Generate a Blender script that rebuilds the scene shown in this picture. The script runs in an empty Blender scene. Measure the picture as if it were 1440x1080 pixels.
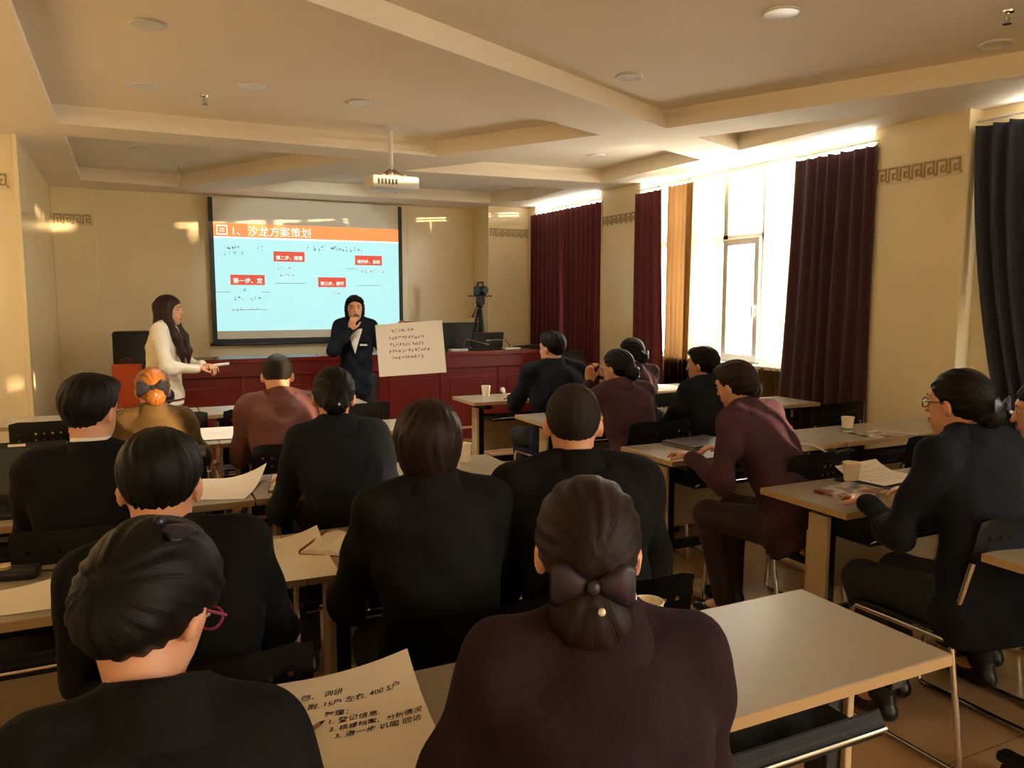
import bpy, bmesh, math, random
import numpy as np
from mathutils import Vector, Matrix
random.seed(7)
S = bpy.context.scene
COL = S.collection
PI = math.pi
def R(d): return math.radians(d)

# ------------------------------------------------------------------ camera
cd = bpy.data.cameras.new('camera'); cam = bpy.data.objects.new('camera', cd); COL.objects.link(cam)
cd.sensor_width = 36.0; cd.lens = 36.0*1110/1440; cd.clip_start = 0.05
cam.location = (0, 0, 1.55); cam.rotation_euler = (R(90-6.17), 0, R(-25.94))
S.camera = cam
# ------------------------------------------------------------------ sky, sun, exposure
w = bpy.data.worlds.new('sky'); S.world = w; w.use_nodes = True
bg = w.node_tree.nodes['Background']; bg.inputs[0].default_value = (1.0, 0.96, 0.90, 1); bg.inputs[1].default_value = 9.0
sd = bpy.data.lights.new('sun', 'SUN'); sun = bpy.data.objects.new('sun', sd); COL.objects.link(sun)
SUN = Vector((-0.8, 1.0, -math.tan(R(2.2))*1.28))
sun.rotation_euler = SUN.to_track_quat('-Z', 'Y').to_euler(); sun.location = (6, -3, 3)
sd.energy = 8.5; sd.color = (1.0, 0.70, 0.42); sd.angle = R(0.6)
vs = S.view_settings; vs.view_transform = 'Standard'; vs.look = 'None'; vs.gamma = 1.0; vs.exposure = 1.38
vs.use_curve_mapping = False
cy = S.cycles; cy.use_denoising = True; cy.max_bounces = 10; cy.diffuse_bounces = 6; cy.caustics_reflective = False; cy.caustics_refractive = False
cy.sample_clamp_indirect = 8.0

# ------------------------------------------------------------------ materials
def srgb(r, g, b):
    f = lambda c: (c/255/12.92) if c/255 <= .04045 else ((c/255+.055)/1.055)**2.4
    return (f(r), f(g), f(b), 1)
MATS = {}
def mat(name, col, rough=.5, metal=0., bump=None, var=None, spec=.5, emit=None, coat=0., sheen=0., trans=0.):
    """bump=(scale,strength[,(sx,sy,sz)]), var=(scale,amount)"""
    if name in MATS: return MATS[name]
    m = bpy.data.materials.new(name); m.use_nodes = True; nt = m.node_tree; b = nt.nodes['Principled BSDF']
    b.inputs['Base Color'].default_value = col; b.inputs['Roughness'].default_value = rough; b.inputs['Metallic'].default_value = metal
    b.inputs['Specular IOR Level'].default_value = spec; b.inputs['Coat Weight'].default_value = coat
    b.inputs['Sheen Weight'].default_value = sheen
    if trans: b.inputs['Transmission Weight'].default_value = trans
    if emit: b.inputs['Emission Color'].default_value = emit[0]; b.inputs['Emission Strength'].default_value = emit[1]
    tc = nt.nodes.new('ShaderNodeTexCoord')
    if var:
        n = nt.nodes.new('ShaderNodeTexNoise'); n.inputs['Scale'].default_value = var[0]; n.inputs['Detail'].default_value = 4
        nt.links.new(tc.outputs['Object'], n.inputs['Vector'])
        mx = nt.nodes.new('ShaderNodeMix'); mx.data_type = 'RGBA'
        a = var[1]; mx.inputs[6].default_value = tuple(c*(1-a) for c in col[:3])+(1,); mx.inputs[7].default_value = tuple(min(1, c*(1+a)) for c in col[:3])+(1,)
        nt.links.new(n.outputs[0], mx.inputs[0]); nt.links.new(mx.outputs[2], b.inputs['Base Color'])
    if bump:
        mp = nt.nodes.new('ShaderNodeMapping'); nt.links.new(tc.outputs['Object'], mp.inputs[0])
        if len(bump) > 2: mp.inputs['Scale'].default_value = bump[2]
        n = nt.nodes.new('ShaderNodeTexNoise'); n.inputs['Scale'].default_value = bump[0]; n.inputs['Detail'].default_value = 5
        nt.links.new(mp.outputs[0], n.inputs['Vector'])
        bp = nt.nodes.new('ShaderNodeBump'); bp.inputs['Strength'].default_value = bump[1]; bp.inputs['Distance'].default_value = .01
        nt.links.new(n.outputs[0], bp.inputs['Height']); nt.links.new(bp.outputs[0], b.inputs['Normal'])
    MATS[name] = m
    return m

M_CEIL = mat('ceiling paint', srgb(240, 230, 212), .8, var=(1.5, .03))
M_WALL = mat('cream polished stone', srgb(242, 228, 192), .18, var=(2.2, .06), spec=.45)
M_BAND = mat('stone band', srgb(226, 214, 182), .35)
M_KEY = mat('bronze key', srgb(170, 146, 96), .4)
M_WHITE = mat('white plastic', srgb(228, 226, 220), .4)
M_UPVC = mat('window frame', srgb(226, 222, 212), .35)
M_BLACK = mat('black plastic', srgb(22, 22, 23), .42, bump=(300, .12))
M_BLACKM = mat('black steel', srgb(20, 20, 21), .35, metal=.2)
M_CHROME = mat('chrome', srgb(210, 208, 204), .12, metal=1.)
M_TOP = mat('desk laminate', srgb(158, 149, 132), .3, var=(6, .04), bump=(40, .03, (1, 8, 1)))
M_EDGE = mat('beech edge', srgb(178, 148, 106), .45, var=(8, .1))
M_PANEL = mat('beech panel', srgb(190, 168, 130), .45, var=(6, .08))
M_RED = mat('mahogany veneer', srgb(112, 26, 24), .3, var=(5, .18), bump=(12, .04, (1, 1, 12)))
M_REDT = mat('mahogany top', srgb(122, 36, 34), .22, var=(5, .12))
M_SKIN = mat('skin', srgb(214, 158, 126), .5, var=(9, .06))
def hair_mat(name, col, rough, strength=.32, hi=1.5):
    m = bpy.data.materials.new(name); m.use_nodes = True; nt = m.node_tree; b = nt.nodes['Principled BSDF']
    b.inputs['Roughness'].default_value = rough; b.inputs['Specular IOR Level'].default_value = .2
    at = nt.nodes.new('ShaderNodeAttribute'); at.attribute_name = 'strand'
    n = nt.nodes.new('ShaderNodeTexNoise'); n.inputs['Scale'].default_value = 1.0; n.inputs['Detail'].default_value = 3; n.inputs['Roughness'].default_value = .6
    nt.links.new(at.outputs['Vector'], n.inputs['Vector'])
    mx = nt.nodes.new('ShaderNodeMix'); mx.data_type = 'RGBA'; mx.inputs[6].default_value = tuple(c*.65 for c in col[:3])+(1,); mx.inputs[7].default_value = tuple(min(1, c*hi) for c in col[:3])+(1,)
    nt.links.new(n.outputs[0], mx.inputs[0]); nt.links.new(mx.outputs[2], b.inputs['Base Color'])
    bp = nt.nodes.new('ShaderNodeBump'); bp.inputs['Strength'].default_value = strength; bp.inputs['Distance'].default_value = .006
    nt.links.new(n.outputs[0], bp.inputs['Height']); nt.links.new(bp.outputs[0], b.inputs['Normal'])
    return m
M_HAIR = hair_mat('black hair', srgb(13, 11, 11), .5)
M_HAIRB = hair_mat('dark brown hair', srgb(34, 21, 18), .48)
M_HAIRL = hair_mat('long brown hair', srgb(46, 28, 24), .45)
M_BLOND = hair_mat('copper blonde hair', srgb(140, 84, 36), .4)
M_HAIRS = hair_mat('cropped hair', srgb(36, 29, 25), .6)
M_PAPER = mat('paper', srgb(236, 228, 212), .7, var=(14, .02))
M_CUP = mat('paper cup', srgb(240, 228, 204), .55)
M_INK = mat('black ink', srgb(22, 20, 22), .6)
M_COLLAR = mat('white shirt', srgb(232, 230, 226), .7)
M_SHOE = mat('black shoe', srgb(16, 15, 15), .3)
M_TROU = mat('dark trousers', srgb(20, 20, 24), .8, bump=(120, .15))
M_LEATHER = mat('black leather', srgb(20, 18, 18), .4, bump=(180, .15))
def cloth(name, c, **k): return mat(name, c, .82, bump=(14, .9, (1, 1, .5)), sheen=0., spec=.15, **k)
J_BLACK = cloth('black suiting', srgb(17, 17, 19)); J_BLACK2 = cloth('soft black suiting', srgb(20, 20, 20))
J_NAVY = cloth('navy suiting', srgb(22, 27, 38)); J_PURP = cloth('aubergine suiting', srgb(72, 47, 57))
J_PURP2 = cloth('dark aubergine suiting', srgb(42, 26, 33)); J_BROWN = cloth('mauve brown tweed', srgb(112, 74, 70))
J_OLIVE = cloth('olive brown wool', srgb(96, 74, 42)); J_TEAL = cloth('slate suiting', srgb(30, 34, 40))
J_WHITE = mat('cream knit', srgb(232, 222, 200), .85, bump=(60, .5, (1, 1, 1.5)))
M_MAROON = mat('maroon curtain', srgb(92, 20, 28), .8, bump=(60, .2), sheen=.2)
M_PLUM = mat('plum curtain', srgb(64, 26, 38), .8, bump=(60, .2), sheen=.2)
M_SLATE = mat('slate blue curtain', srgb(48, 52, 70), .8, bump=(60, .2), sheen=.2)

# floor: polished tiles with fine joints
def floor_mat():
    m = bpy.data.materials.new('polished floor tile'); m.use_nodes = True; nt = m.node_tree; b = nt.nodes['Principled BSDF']
    tc = nt.nodes.new('ShaderNodeTexCoord'); br = nt.nodes.new('ShaderNodeTexBrick'); br.offset = 0
    br.inputs['Color1'].default_value = srgb(186, 150, 108); br.inputs['Color2'].default_value = srgb(180, 145, 104); br.inputs['Mortar'].default_value = srgb(140, 110, 80)
    br.inputs['Scale'].default_value = 1; br.inputs['Mortar Size'].default_value = .003; br.inputs['Brick Width'].default_value = .8; br.inputs['Row Height'].default_value = .8
    nt.links.new(tc.outputs['Object'], br.inputs['Vector']); nt.links.new(br.outputs[0], b.inputs['Base Color'])
    b.inputs['Roughness'].default_value = .12
    return m
def perf_mat():
    m = bpy.data.materials.new('perforated black tray'); m.use_nodes = True; nt = m.node_tree; b = nt.nodes['Principled BSDF']
    tc = nt.nodes.new('ShaderNodeTexCoord'); v = nt.nodes.new('ShaderNodeTexVoronoi'); v.inputs['Scale'].default_value = 110; v.inputs['Randomness'].default_value = 0
    nt.links.new(tc.outputs['Object'], v.inputs['Vector']); r = nt.nodes.new('ShaderNodeValToRGB')
    r.color_ramp.elements[0].position = .3; r.color_ramp.elements[0].color = srgb(52, 47, 36); r.color_ramp.elements[1].position = .36; r.color_ramp.elements[1].color = srgb(22, 22, 23)
    nt.links.new(v.outputs['Distance'], r.inputs[0]); nt.links.new(r.outputs[0], b.inputs['Base Color']); b.inputs['Specular IOR Level'].default_value = .15; b.inputs['Roughness'].default_value = .55
    return m
def sheer_mat(name, c, t):
    m = bpy.data.materials.new(name); m.use_nodes = True; nt = m.node_tree; out = nt.nodes['Material Output']
    d = nt.nodes.new('ShaderNodeBsdfTranslucent'); d.inputs[0].default_value = c
    p = nt.nodes.new('ShaderNodeBsdfTransparent'); x = nt.nodes.new('ShaderNodeMixShader'); x.inputs[0].default_value = t
    nt.links.new(d.outputs[0], x.inputs[1]); nt.links.new(p.outputs[0], x.inputs[2]); nt.links.new(x.outputs[0], out.inputs[0])
    return m
def glass_mat():
    m = bpy.data.materials.new('window glass'); m.use_nodes = True; nt = m.node_tree; out = nt.nodes['Material Output']
    g = nt.nodes.new('ShaderNodeBsdfGlossy'); g.inputs['Roughness'].default_value = .02
    p = nt.nodes.new('ShaderNodeBsdfTransparent'); p.inputs[0].default_value = (.96, .97, .96, 1); x = nt.nodes.new('ShaderNodeMixShader'); x.inputs[0].default_value = .06
    nt.links.new(p.outputs[0], x.inputs[1]); nt.links.new(g.outputs[0], x.inputs[2]); nt.links.new(x.outputs[0], out.inputs[0])
    return m
M_FLOOR = floor_mat(); M_PERF = perf_mat(); M_GLASS = glass_mat()
M_SHEER = sheer_mat('sheer curtain', (.50, .43, .29, 1), .12)
M_SHEER2 = sheer_mat('gathered sheer curtain', (.34, .23, .13, 1), .0)  # thicker gathers; the darker tan also stands in for less sun

# ------------------------------------------------------------------ mesh helpers
class MB:
    def __init__(s): s.v = []; s.f = []; s.mi = []
    def add(s, vs, fs, mi=0):
        o = len(s.v); s.v += [tuple(p) for p in vs]; s.f += [tuple(i+o for i in f) for f in fs]; s.mi += [mi]*len(fs); return s
    def box(s, lo, hi, mi=0, c=0.0):
        (x0, y0, z0), (x1, y1, z1) = lo, hi
        if c <= 0:
            return s.add([(x0,y0,z0),(x1,y0,z0),(x1,y1,z0),(x0,y1,z0),(x0,y0,z1),(x1,y0,z1),(x1,y1,z1),(x0,y1,z1)],
              [(0,3,2,1),(4,5,6,7),(0,1,5,4),(1,2,6,5),(2,3,7,6),(3,0,4,7)], mi)
        bm = bmesh.new(); bmesh.ops.create_cube(bm, size=1)
        for v in bm.verts: v.co = Vector(((x0+x1)/2+v.co.x*(x1-x0), (y0+y1)/2+v.co.y*(y1-y0), (z0+z1)/2+v.co.z*(z1-z0)))
        bmesh.ops.bevel(bm, geom=bm.edges[:], offset=c, segments=2, affect='EDGES', profile=.5)
        bm.verts.index_update(); s.add([v.co[:] for v in bm.verts], [[v.index for v in f.verts] for f in bm.faces], mi); bm.free(); return s
    def tube(s, path, r, n=10, mi=0, closed=False):
        path = [Vector(p) for p in path]; rs = r if isinstance(r, (list, tuple)) else [r]*len(path)
        rings = []; prev = None
        N = len(path)
        for i, p in enumerate(path):
            if closed: t = path[(i+1) % N]-path[i-1]
            else: t = path[min(i+1, N-1)]-path[max(i-1, 0)]
            t.normalize()
            if prev is None: a = t.orthogonal().normalized()
            else: a = (prev-t*prev.dot(t)).normalized()
            prev = a; b = t.cross(a)
            rings.append([p+(a*math.cos(2*PI*k/n)+b*math.sin(2*PI*k/n))*rs[i] for k in range(n)])
        vs = [q for rg in rings for q in rg]; fs = []
        for i in range(N if closed else N-1):
            for k in range(n):
                j = (i+1) % N
                fs.append((i*n+k, i*n+(k+1) % n, j*n+(k+1) % n, j*n+k))
        if not closed: fs += [tuple(range(n))[::-1], tuple((N-1)*n+k for k in range(n))]
        return s.add(vs, fs, mi)
    def lathe(s, prof, c=(0,0,0), n=24, mi=0):
        vs = []; fs = []
        for r, z in prof: vs += [(c[0]+r*math.cos(2*PI*k/n), c[1]+r*math.sin(2*PI*k/n), c[2]+z) for k in range(n)]
        for i in range(len(prof)-1):
            for k in range(n): fs.append((i*n+k, i*n+(k+1) % n, (i+1)*n+(k+1) % n, (i+1)*n+k))
        fs += [tuple(range(n))[::-1], tuple((len(prof)-1)*n+k for k in range(n))]
        return s.add(vs, fs, mi)
    def prism(s, pts, z0, z1, mi=0):
        n = len(pts); vs = [(x, y, z0) for x, y in pts]+[(x, y, z1) for x, y in pts]
        return s.add(vs, [tuple(range(n))[::-1], tuple(range(n, 2*n))]+[(i, (i+1) % n, n+(i+1) % n, n+i) for i in range(n)], mi)
    def ball(s, c, r, n=14, m=9, mi=0, rot=None):
        r = (r, r, r) if not isinstance(r, (tuple, list)) else r
        vs = []; fs = []
        for i in range(m+1):
            th = PI*i/m
            for k in range(n):
                p = Vector((r[0]*math.sin(th)*math.cos(2*PI*k/n), r[1]*math.sin(th)*math.sin(2*PI*k/n), r[2]*math.cos(th)))
                if rot is not None: p = rot @ p
                vs.append(Vector(c)+p)
        for i in range(m):
            for k in range(n): fs.append((i*n+k, (i+1)*n+k, (i+1)*n+(k+1) % n, i*n+(k+1) % n))
        return s.add(vs, fs, mi)
    def xf(s, Mx): s.v = [tuple(Mx @ Vector(p)) for p in s.v]; return s
    def mesh(s, name, mats, smooth=False):
        me = bpy.data.meshes.new(name); me.from_pydata(s.v, [], s.f)
        for m in (mats if isinstance(mats, (list, tuple)) else [mats]): me.materials.append(m)
        if any(s.mi): me.polygons.foreach_set('material_index', s.mi)
        bm = bmesh.new(); bm.from_mesh(me); bmesh.ops.remove_doubles(bm, verts=bm.verts, dist=1e-6); bmesh.ops.recalc_face_normals(bm, faces=bm.faces); bm.to_mesh(me); bm.free()
        if smooth: me.polygons.foreach_set('use_smooth', [True]*len(me.polygons)); 
        if smooth == 'auto':
            try: me.set_sharp_from_angle(angle=R(40))
            except Exception: pass
        me.update(); return me
    def build(s, name, mats, parent=None, smooth=False, loc=None, rot=None):
        return link(name, s.mesh(name, mats, smooth), parent, loc, rot)
def link(name, me, parent=None, loc=None, rot=None):
    o = bpy.data.objects.new(name, me); COL.objects.link(o)
    if parent: o.parent = parent
    if loc is not None: o.location = loc
    if rot is not None: o.rotation_euler = rot
    return o
def tag(o, label=None, cat=None, group=None, kind=None):
    if label: o['label'] = label
    if cat: o['category'] = cat
    if group: o['group'] = group
    if kind: o['kind'] = kind
    return o
def thing(name, label, cat, loc=(0,0,0), rz=0., group=None):
    o = bpy.data.objects.new(name, None); COL.objects.link(o); o.location = loc; o.rotation_euler = (0, 0, rz); o.empty_display_size = .1
    return tag(o, label, cat, group)
def copy_tree(o, parent=None):
    c = o.copy(); COL.objects.link(c); c.parent = parent
    for ch in o.children: copy_tree(ch, c)
    return c
def text_mesh(body, size, shear=0., bold=0.):
    c = bpy.data.curves.new('t', 'FONT'); c.body = body; c.size = size; c.shear = shear; c.offset = bold; c.resolution_u = 2
    o = bpy.data.objects.new('t', c); COL.objects.link(o)
    me = bpy.data.meshes.new_from_object(o.evaluated_get(bpy.context.evaluated_depsgraph_get()))
    bpy.data.objects.remove(o); bpy.data.curves.remove(c)
    return [tuple(v.co) for v in me.vertices], [tuple(p.vertices) for p in me.polygons]
def struct(o, label=None): o['kind'] = 'structure'; return tag(o, label)

# ================================================================== ROOM
ZS, ZL, ZC = 2.75, 2.825, 2.89          # soffit, ledge, coffer top
YF = 10.0; XR = 4.87; XL = -1.6; XL2 = -.68; YB = -6.2
struct(MB().box((XL-.2, YB-.2, -.1), (5.3, YF+.2, 0)).build('floor', M_FLOOR), 'polished tan stone tile floor')

COFFERS = [
 [(-.37,3.6),(3.2,5.1),(2.42,6.45),(-.37,6.4)],
 [(-.37,-2.2),(4.5,-2.2),(4.5,2.6),(3.5,4.7),(-.37,2.85)],
 [(-.35,6.85),(1.85,6.85),(.57,9.4),(-.35,9.3)],
 [(2.42,7.3),(3.66,5.25),(4.55,5.6),(4.5,7.15)],
 [(3.9,4.85),(4.56,3.55),(4.54,5.12)],
 [(1.95,7.75),(4.42,7.75),(4.5,8.75),(4.2,9.25),(1.15,9.35)]]
def offset_poly(p, d):
    n = len(p); out = []
    for i in range(n):
        a, b, c = Vector(p[i-1]), Vector(p[i]), Vector(p[(i+1) % n])
        e1 = (b-a).normalized(); e2 = (c-b).normalized(); n1 = Vector((e1.y, -e1.x)); n2 = Vector((e2.y, -e2.x))
        k = 1+n1.dot(n2); out.append(tuple(b+(n1+n2)*(d/k)))
    return out
def ceiling():
    bm = bmesh.new()
    def loop(pts, z): 
        vs = [bm.verts.new((x, y, z)) for x, y in pts]
        return vs, [bm.edges.new((vs[i], vs[(i+1) % len(vs)])) for i in range(len(vs))]
    _, ed = loop([(XL-.2,YB-.2),(5.3,YB-.2),(5.3,YF+.2),(XL-.2,YF+.2)], ZS)
    lips = []
    for p in COFFERS:
        v, e = loop(p, ZS); ed += e; lips.append(v)
    bmesh.ops.triangle_fill(bm, edges=ed, use_beauty=True)
    # drop faces inside coffers
    def inside(pt, p):
        return all((p[(i+1) % len(p)][0]-p[i][0])*(pt.y-p[i][1])-(p[(i+1) % len(p)][1]-p[i][1])*(pt.x-p[i][0]) > 0 for i in range(len(p)))
    bad = [f for f in bm.faces if any(inside(f.calc_center_median(), p) for p in COFFERS)]
    bmesh.ops.delete(bm, geom=bad, context='FACES_ONLY')
    for p, lv in zip(COFFERS, lips):
        n = len(p); q = offset_poly(p, .045)
        q1 = offset_poly(p, .012)
        rings = [lv]
        for pts, z in ((p, ZS+.03), (q1, ZS+.03), (q1, ZL), (q, ZL), (q, ZC)):
            rings.append([bm.verts.new((x, y, z)) for x, y in pts])
        for a, b in zip(rings, rings[1:]):
            for i in range(n): bm.faces.new((a[i], a[(i+1) % n], b[(i+1) % n], b[i]))
        bm.faces.new(rings[-1])
    # slab above so no light leaks in
    zt = 3.05
    top = [bm.verts.new((x, y, zt)) for x, y in [(XL-.2,YB-.2),(5.3,YB-.2),(5.3,YF+.2),(XL-.2,YF+.2)]]
    bm.faces.new(top)
    bmesh.ops.recalc_face_normals(bm, faces=bm.faces)
    me = bpy.data.meshes.new('ceiling'); bm.to_mesh(me); bm.free(); me.materials.append(M_CEIL)
    return link('ceiling', me)
struct(ceiling(), 'off-white coffered plaster ceiling with diagonal beams')

# front wall, left wall with its jog, back wall
fw = struct(MB().box((XL-.2, YF, 0), (5.3, YF+.2, 3.05)).build('wall_front', M_WALL), 'glossy cream stone front wall')
MB().box((XL2, YF-.07, 0), (-.25, YF, ZS), c=.006).build('pilaster', M_WALL, fw)
MB().box((4.28, 9.5, 0), (5.1, YF, ZS), c=.006).build('corner_pillar', M_WALL, fw)
for x in (.9, 2.1, 3.35):
    MB().box((x-.002, YF-.004, 0), (x+.002, YF, ZS)).build('joint', M_BAND, fw)
lw = struct(MB().box((XL-.2, YB, 0), (XL, 6.95, 3.05)).box((XL-.2, 6.95, 0), (XL2, YF, 3.05)).build('wall_left', M_WALL), 'glossy cream stone left wall with a stepped corner')
MB().box((XL2-.02, 6.93, 0), (XL2+.012, 7.04, ZS), c=.004).build('corner_trim', M_WALL, lw)
struct(MB().box((XL-.2, YB-.2, 0), (5.3, YB, 3.05)).build('wall_back', M_WALL), 'cream back wall')
# right wall: piers between windows, sill walls, heads
WINS = [(7.72, 9.3), (4.08, 6.95), (.7, 3.08), (-2.6, .35), (-5.8, -3.0)]
rw = MB()
rw.box((5.0, 3.08, 0), (5.3, 3.37, 3.05))
for a, b in [(9.3, YF+.2), (6.95, 7.72), (3.37, 4.08), (.35, .7), (-3.0, -2.6), (YB, -5.8)]: rw.box((XR, a, 0), (5.3, b, 3.05))
for a, b in WINS:
    rw.box((5.02, a, 0), (5.3, b, .93)); rw.box((5.02, a, 2.748), (5.3, b, 3.05))
rwo = struct(rw.build('wall_right', M_WALL), 'glossy cream stone right wall with window piers')
# sills
for a, b in WINS: MB().box((4.98, a, .93), (5.3, b, .96), c=.006).build('window_sill', M_WHITE, rwo)

# greek key bands
def key_unit(u, h, t):
    """one meander unit in x-z, facing -y"""
    s = h*.13
    m = MB()
    def b(x0, z0, x1, z1): m.box((x0*u, -t, z0*h), (x1*u, 0, z1*h))
    b(0, .0, .12, 1); b(.12, .86, .84, 1); b(.72, .14, .84, .86); b(.34, .14, .72, .28); b(.34, .28, .46, .62); b(.46, .48, .6, .62); b(.84, 0, 1, .14) 
    return m.mesh('key', M_KEY)
KU, KH = .092, .1
KEY = key_unit(KU, KH, .006)
KEYO = None
def key_band(parent, p0, n, rz):
    c, s = math.cos(rz), math.sin(rz)
    L = n*KU
    bm = MB().box((-.01, -.003, -.015), (L+.01, .002, KH+.015)).mesh('key_band', M_BAND)
    b = link('key_band', bm, parent, p0, (0, 0, rz))
    for i in range(n): link('key', KEY, b, (i*KU, -.003, 0))
key_band(rwo, (XR-.001, 4.04, 2.36), 7, R(-90))
key_band(rwo, (XR-.001, 7.66, 2.36), 7, R(-90))
key_band(fw, (XL2+.02, YF-.071, 2.36), 4, 0)
key_band(fw, (4.3, 9.499, 2.36), 6, 0)
key_band(lw, (-1.1, 6.949, 2.36), 4, 0)

# windows
def window(n, a, b, casement=None):
    o = tag(struct(bpy.data.objects.new('window_%d' % n, None)), 'white framed window behind the curtains'); COL.objects.link(o); o.location = (5.16, (a+b)/2, .96)
    H = 2.748-.96; L = b-a; f = .035
    fr = MB()
    fr.box((-.035, -L/2, 0), (.035, L/2, f)); fr.box((-.035, -L/2, H-f), (.035, L/2, H)); fr.box((-.035, -L/2, f), (.035, -L/2+f, H-f)); fr.box((-.035, L/2-f, f), (.035, L/2, H-f))
    k = max(2, round(L/.7)); xs = [-L/2+L*i/k for i in range(k+1)]
    if casement: xs = [-L/2]+[c-(a+b)/2 for c in casement]+[L/2]
    ztr = 1.15
    for x in xs[1:-1]: fr.box((-.034, x-.03, f), (.034, x+.03, H-f))
    fr.box((-.034, -L/2+f, ztr-.03), (.034, L/2-f, ztr+.03))
    fr.build('window_frame', M_UPVC, o)
    for i in range(len(xs)-1):
        for z0, z1 in ((f, ztr), (ztr, H-f)):
            MB().box((-.004, xs[i]+.025, z0), (.004, xs[i+1]-.025, z1)).build('pane', M_GLASS, o)
    if casement:
        i = 2; y0, y1 = xs[i]+.02, xs[i+1]-.02; z0, z1 = f-.02, ztr-.01
        s = MB(); t = .06
        s.box((-.075, y0, z0), (-.036, y1, z0+t), c=.005); s.box((-.075, y0, z1-t), (-.036, y1, z1), c=.005)
        s.box((-.075, y0, z0+t), (-.036, y0+t, z1-t), c=.005); s.box((-.075, y1-t, z0+t), (-.036, y1, z1-t), c=.005)
        s.build('casement_sash', M_UPVC, o)
        MB().box((-.105, y0+.02, .5), (-.075, y0+.045, .53)).box((-.115, y0+.022, .42), (-.1, y0+.043, .53), c=.004).build('window_handle', M_WHITE, o)
    # daylight portal for the sampler: real sky light through this opening
    pl = bpy.data.lights.new('sky_portal', 'AREA'); pl.shape = 'RECTANGLE'; pl.size = H; pl.size_y = L; pl.cycles.is_portal = True
    po = bpy.data.objects.new('sky_portal', pl); COL.objects.link(po); po.location = (5.24, (a+b)/2, .96+H/2); po.rotation_euler = (0, R(90), 0)
    return o
window(1, *WINS[0]); window(2, *WINS[1], casement=(4.85, 5.41, 5.92, 6.45)); window(3, *WINS[2]); window(4, *WINS[3]); window(5, *WINS[4])

# curtains: pleated sheets, top edge and bottom edge given along Y
def curtain(name, label, y0t, y1t, y0b, y1b, x, z0, z1, m, amp=.035, pitch=.11, group=None, seed=0, waist=None, pw=1.3):
    rnd = random.Random(seed); nz = 14; n = max(20, int(abs(y1t-y0t)/pitch*10))
    ph = [rnd.uniform(-.5, .5) for _ in range(200)]
    vs = []; fs = []
    for side in (0, 1):
        for j in range(nz+1):
            v = j/nz; z = z1+(z0-z1)*v
            for i in range(n+1):
                u = i/n; k = u*abs(y1t-y0t)/pitch
                a = amp*(.75+.4*v)*(1+.35*math.sin(k*.9+seed))
                e = v**pw if waist is None else v
                ya = y0t+(y0b-y0t)*e; yb = y1t+(y1b-y1t)*e
                px = a*math.sin(2*PI*k+.6*math.sin(k*1.7+seed)+.3*math.sin(v*3+k))
                vs.append((x+px+side*.004, ya+(yb-ya)*u+.012*math.sin(5*v+k*2)*v, z-(.012*abs(math.sin(PI*k)) if j == 0 else 0)))
    N = (nz+1)*(n+1)
    for side in (0, 1):
        for j in range(nz):
            for i in range(n):
                q = [side*N+j*(n+1)+i, side*N+j*(n+1)+i+1, side*N+(j+1)*(n+1)+i+1, side*N+(j+1)*(n+1)+i]
                fs.append(tuple(q if side == 0 else q[::-1]))
    b = MB(); b.add(vs, fs)
    for j in range(nz):
        for i in (0, n): fs2 = (j*(n+1)+i, (j+1)*(n+1)+i, N+(j+1)*(n+1)+i, N+j*(n+1)+i); b.f.append(fs2); b.mi.append(0)
    t = thing(name, label, 'curtain', (x, (y0t+y1t)/2, 0), 0, group)
    o = b.build('curtain_cloth', m, t, smooth=True); o.location = (-x, -(y0t+y1t)/2, 0)
    rail = MB().tube([(0, y0t-(y0t+y1t)/2, z1+.022), (0, y1t-(y0t+y1t)/2, z1+.022)], .008, 8)
    rail.build('curtain_rail', M_WHITE, t)
    return t
CX = 4.95
G = 'curtains along the window wall'
curtain('curtain', 'closed maroon pleated curtain beside the front corner, farthest from the camera', 7.68, 8.5, 7.68, 8.48, CX-.10, .03, 2.645, M_MAROON, amp=.028, group=G, seed=1)
curtain('curtain', 'maroon curtain panel touching the front corner pillar with the key band', 8.52, 9.36, 8.5, 9.36, CX-.10, .03, 2.645, M_MAROON, amp=.028, group=G, seed=2)
curtain('curtain', 'narrow maroon curtain gathered beside the white sheer', 6.58, 6.99, 6.46, 6.99, CX-.10, .03, 2.645, M_MAROON, amp=.028, group=G, seed=3)
curtain('sheer_curtain', 'translucent white sheer curtain glowing in front of the window', 5.80, 6.3, 5.84, 6.34, CX+.05, .05, 2.68, M_SHEER, amp=.02, pitch=.09, seed=4)
curtain('sheer_curtain', 'gathered sheer curtain, toned tan for less sun, next to the narrow maroon curtain', 6.24, 6.62, 6.26, 6.62, CX+.02, .05, 2.68, M_SHEER2, amp=.03, pitch=.07, seed=9)
curtain('curtain', 'dark plum curtain between the open window and the cream pillar', 4.03, 4.80, 4.03, 4.95, CX-.10, .03, 2.645, M_PLUM, amp=.028, group=G, seed=5)
curtain('sheer_curtain', 'white sheer strip between the casement window and the plum curtain', 4.8, 5.29, 4.8, 5.30, CX+.04, .05, 2.68, M_SHEER, amp=.02, pitch=.09, seed=14)
for k, (a, b) in enumerate([(-1.58, -.95), (-.93, -.25)]):  # unseen panels, added to choose where the sun gets through
    curtain('curtain', ['slate curtain added out of view, mid window, to mask the sun', 'slate curtain added behind the camera near the last pillar to mask the sun'][k], a, b, a, b, CX-.03, .03, 2.645, M_SLATE, group=G, seed=20+k)
rb = thing('sun_block_blind', 'pale roller blind added out of view behind the camera to block sun', 'blind', (4.97, -.03, 0))  # unseen, added to keep sun off the left wall step
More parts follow.
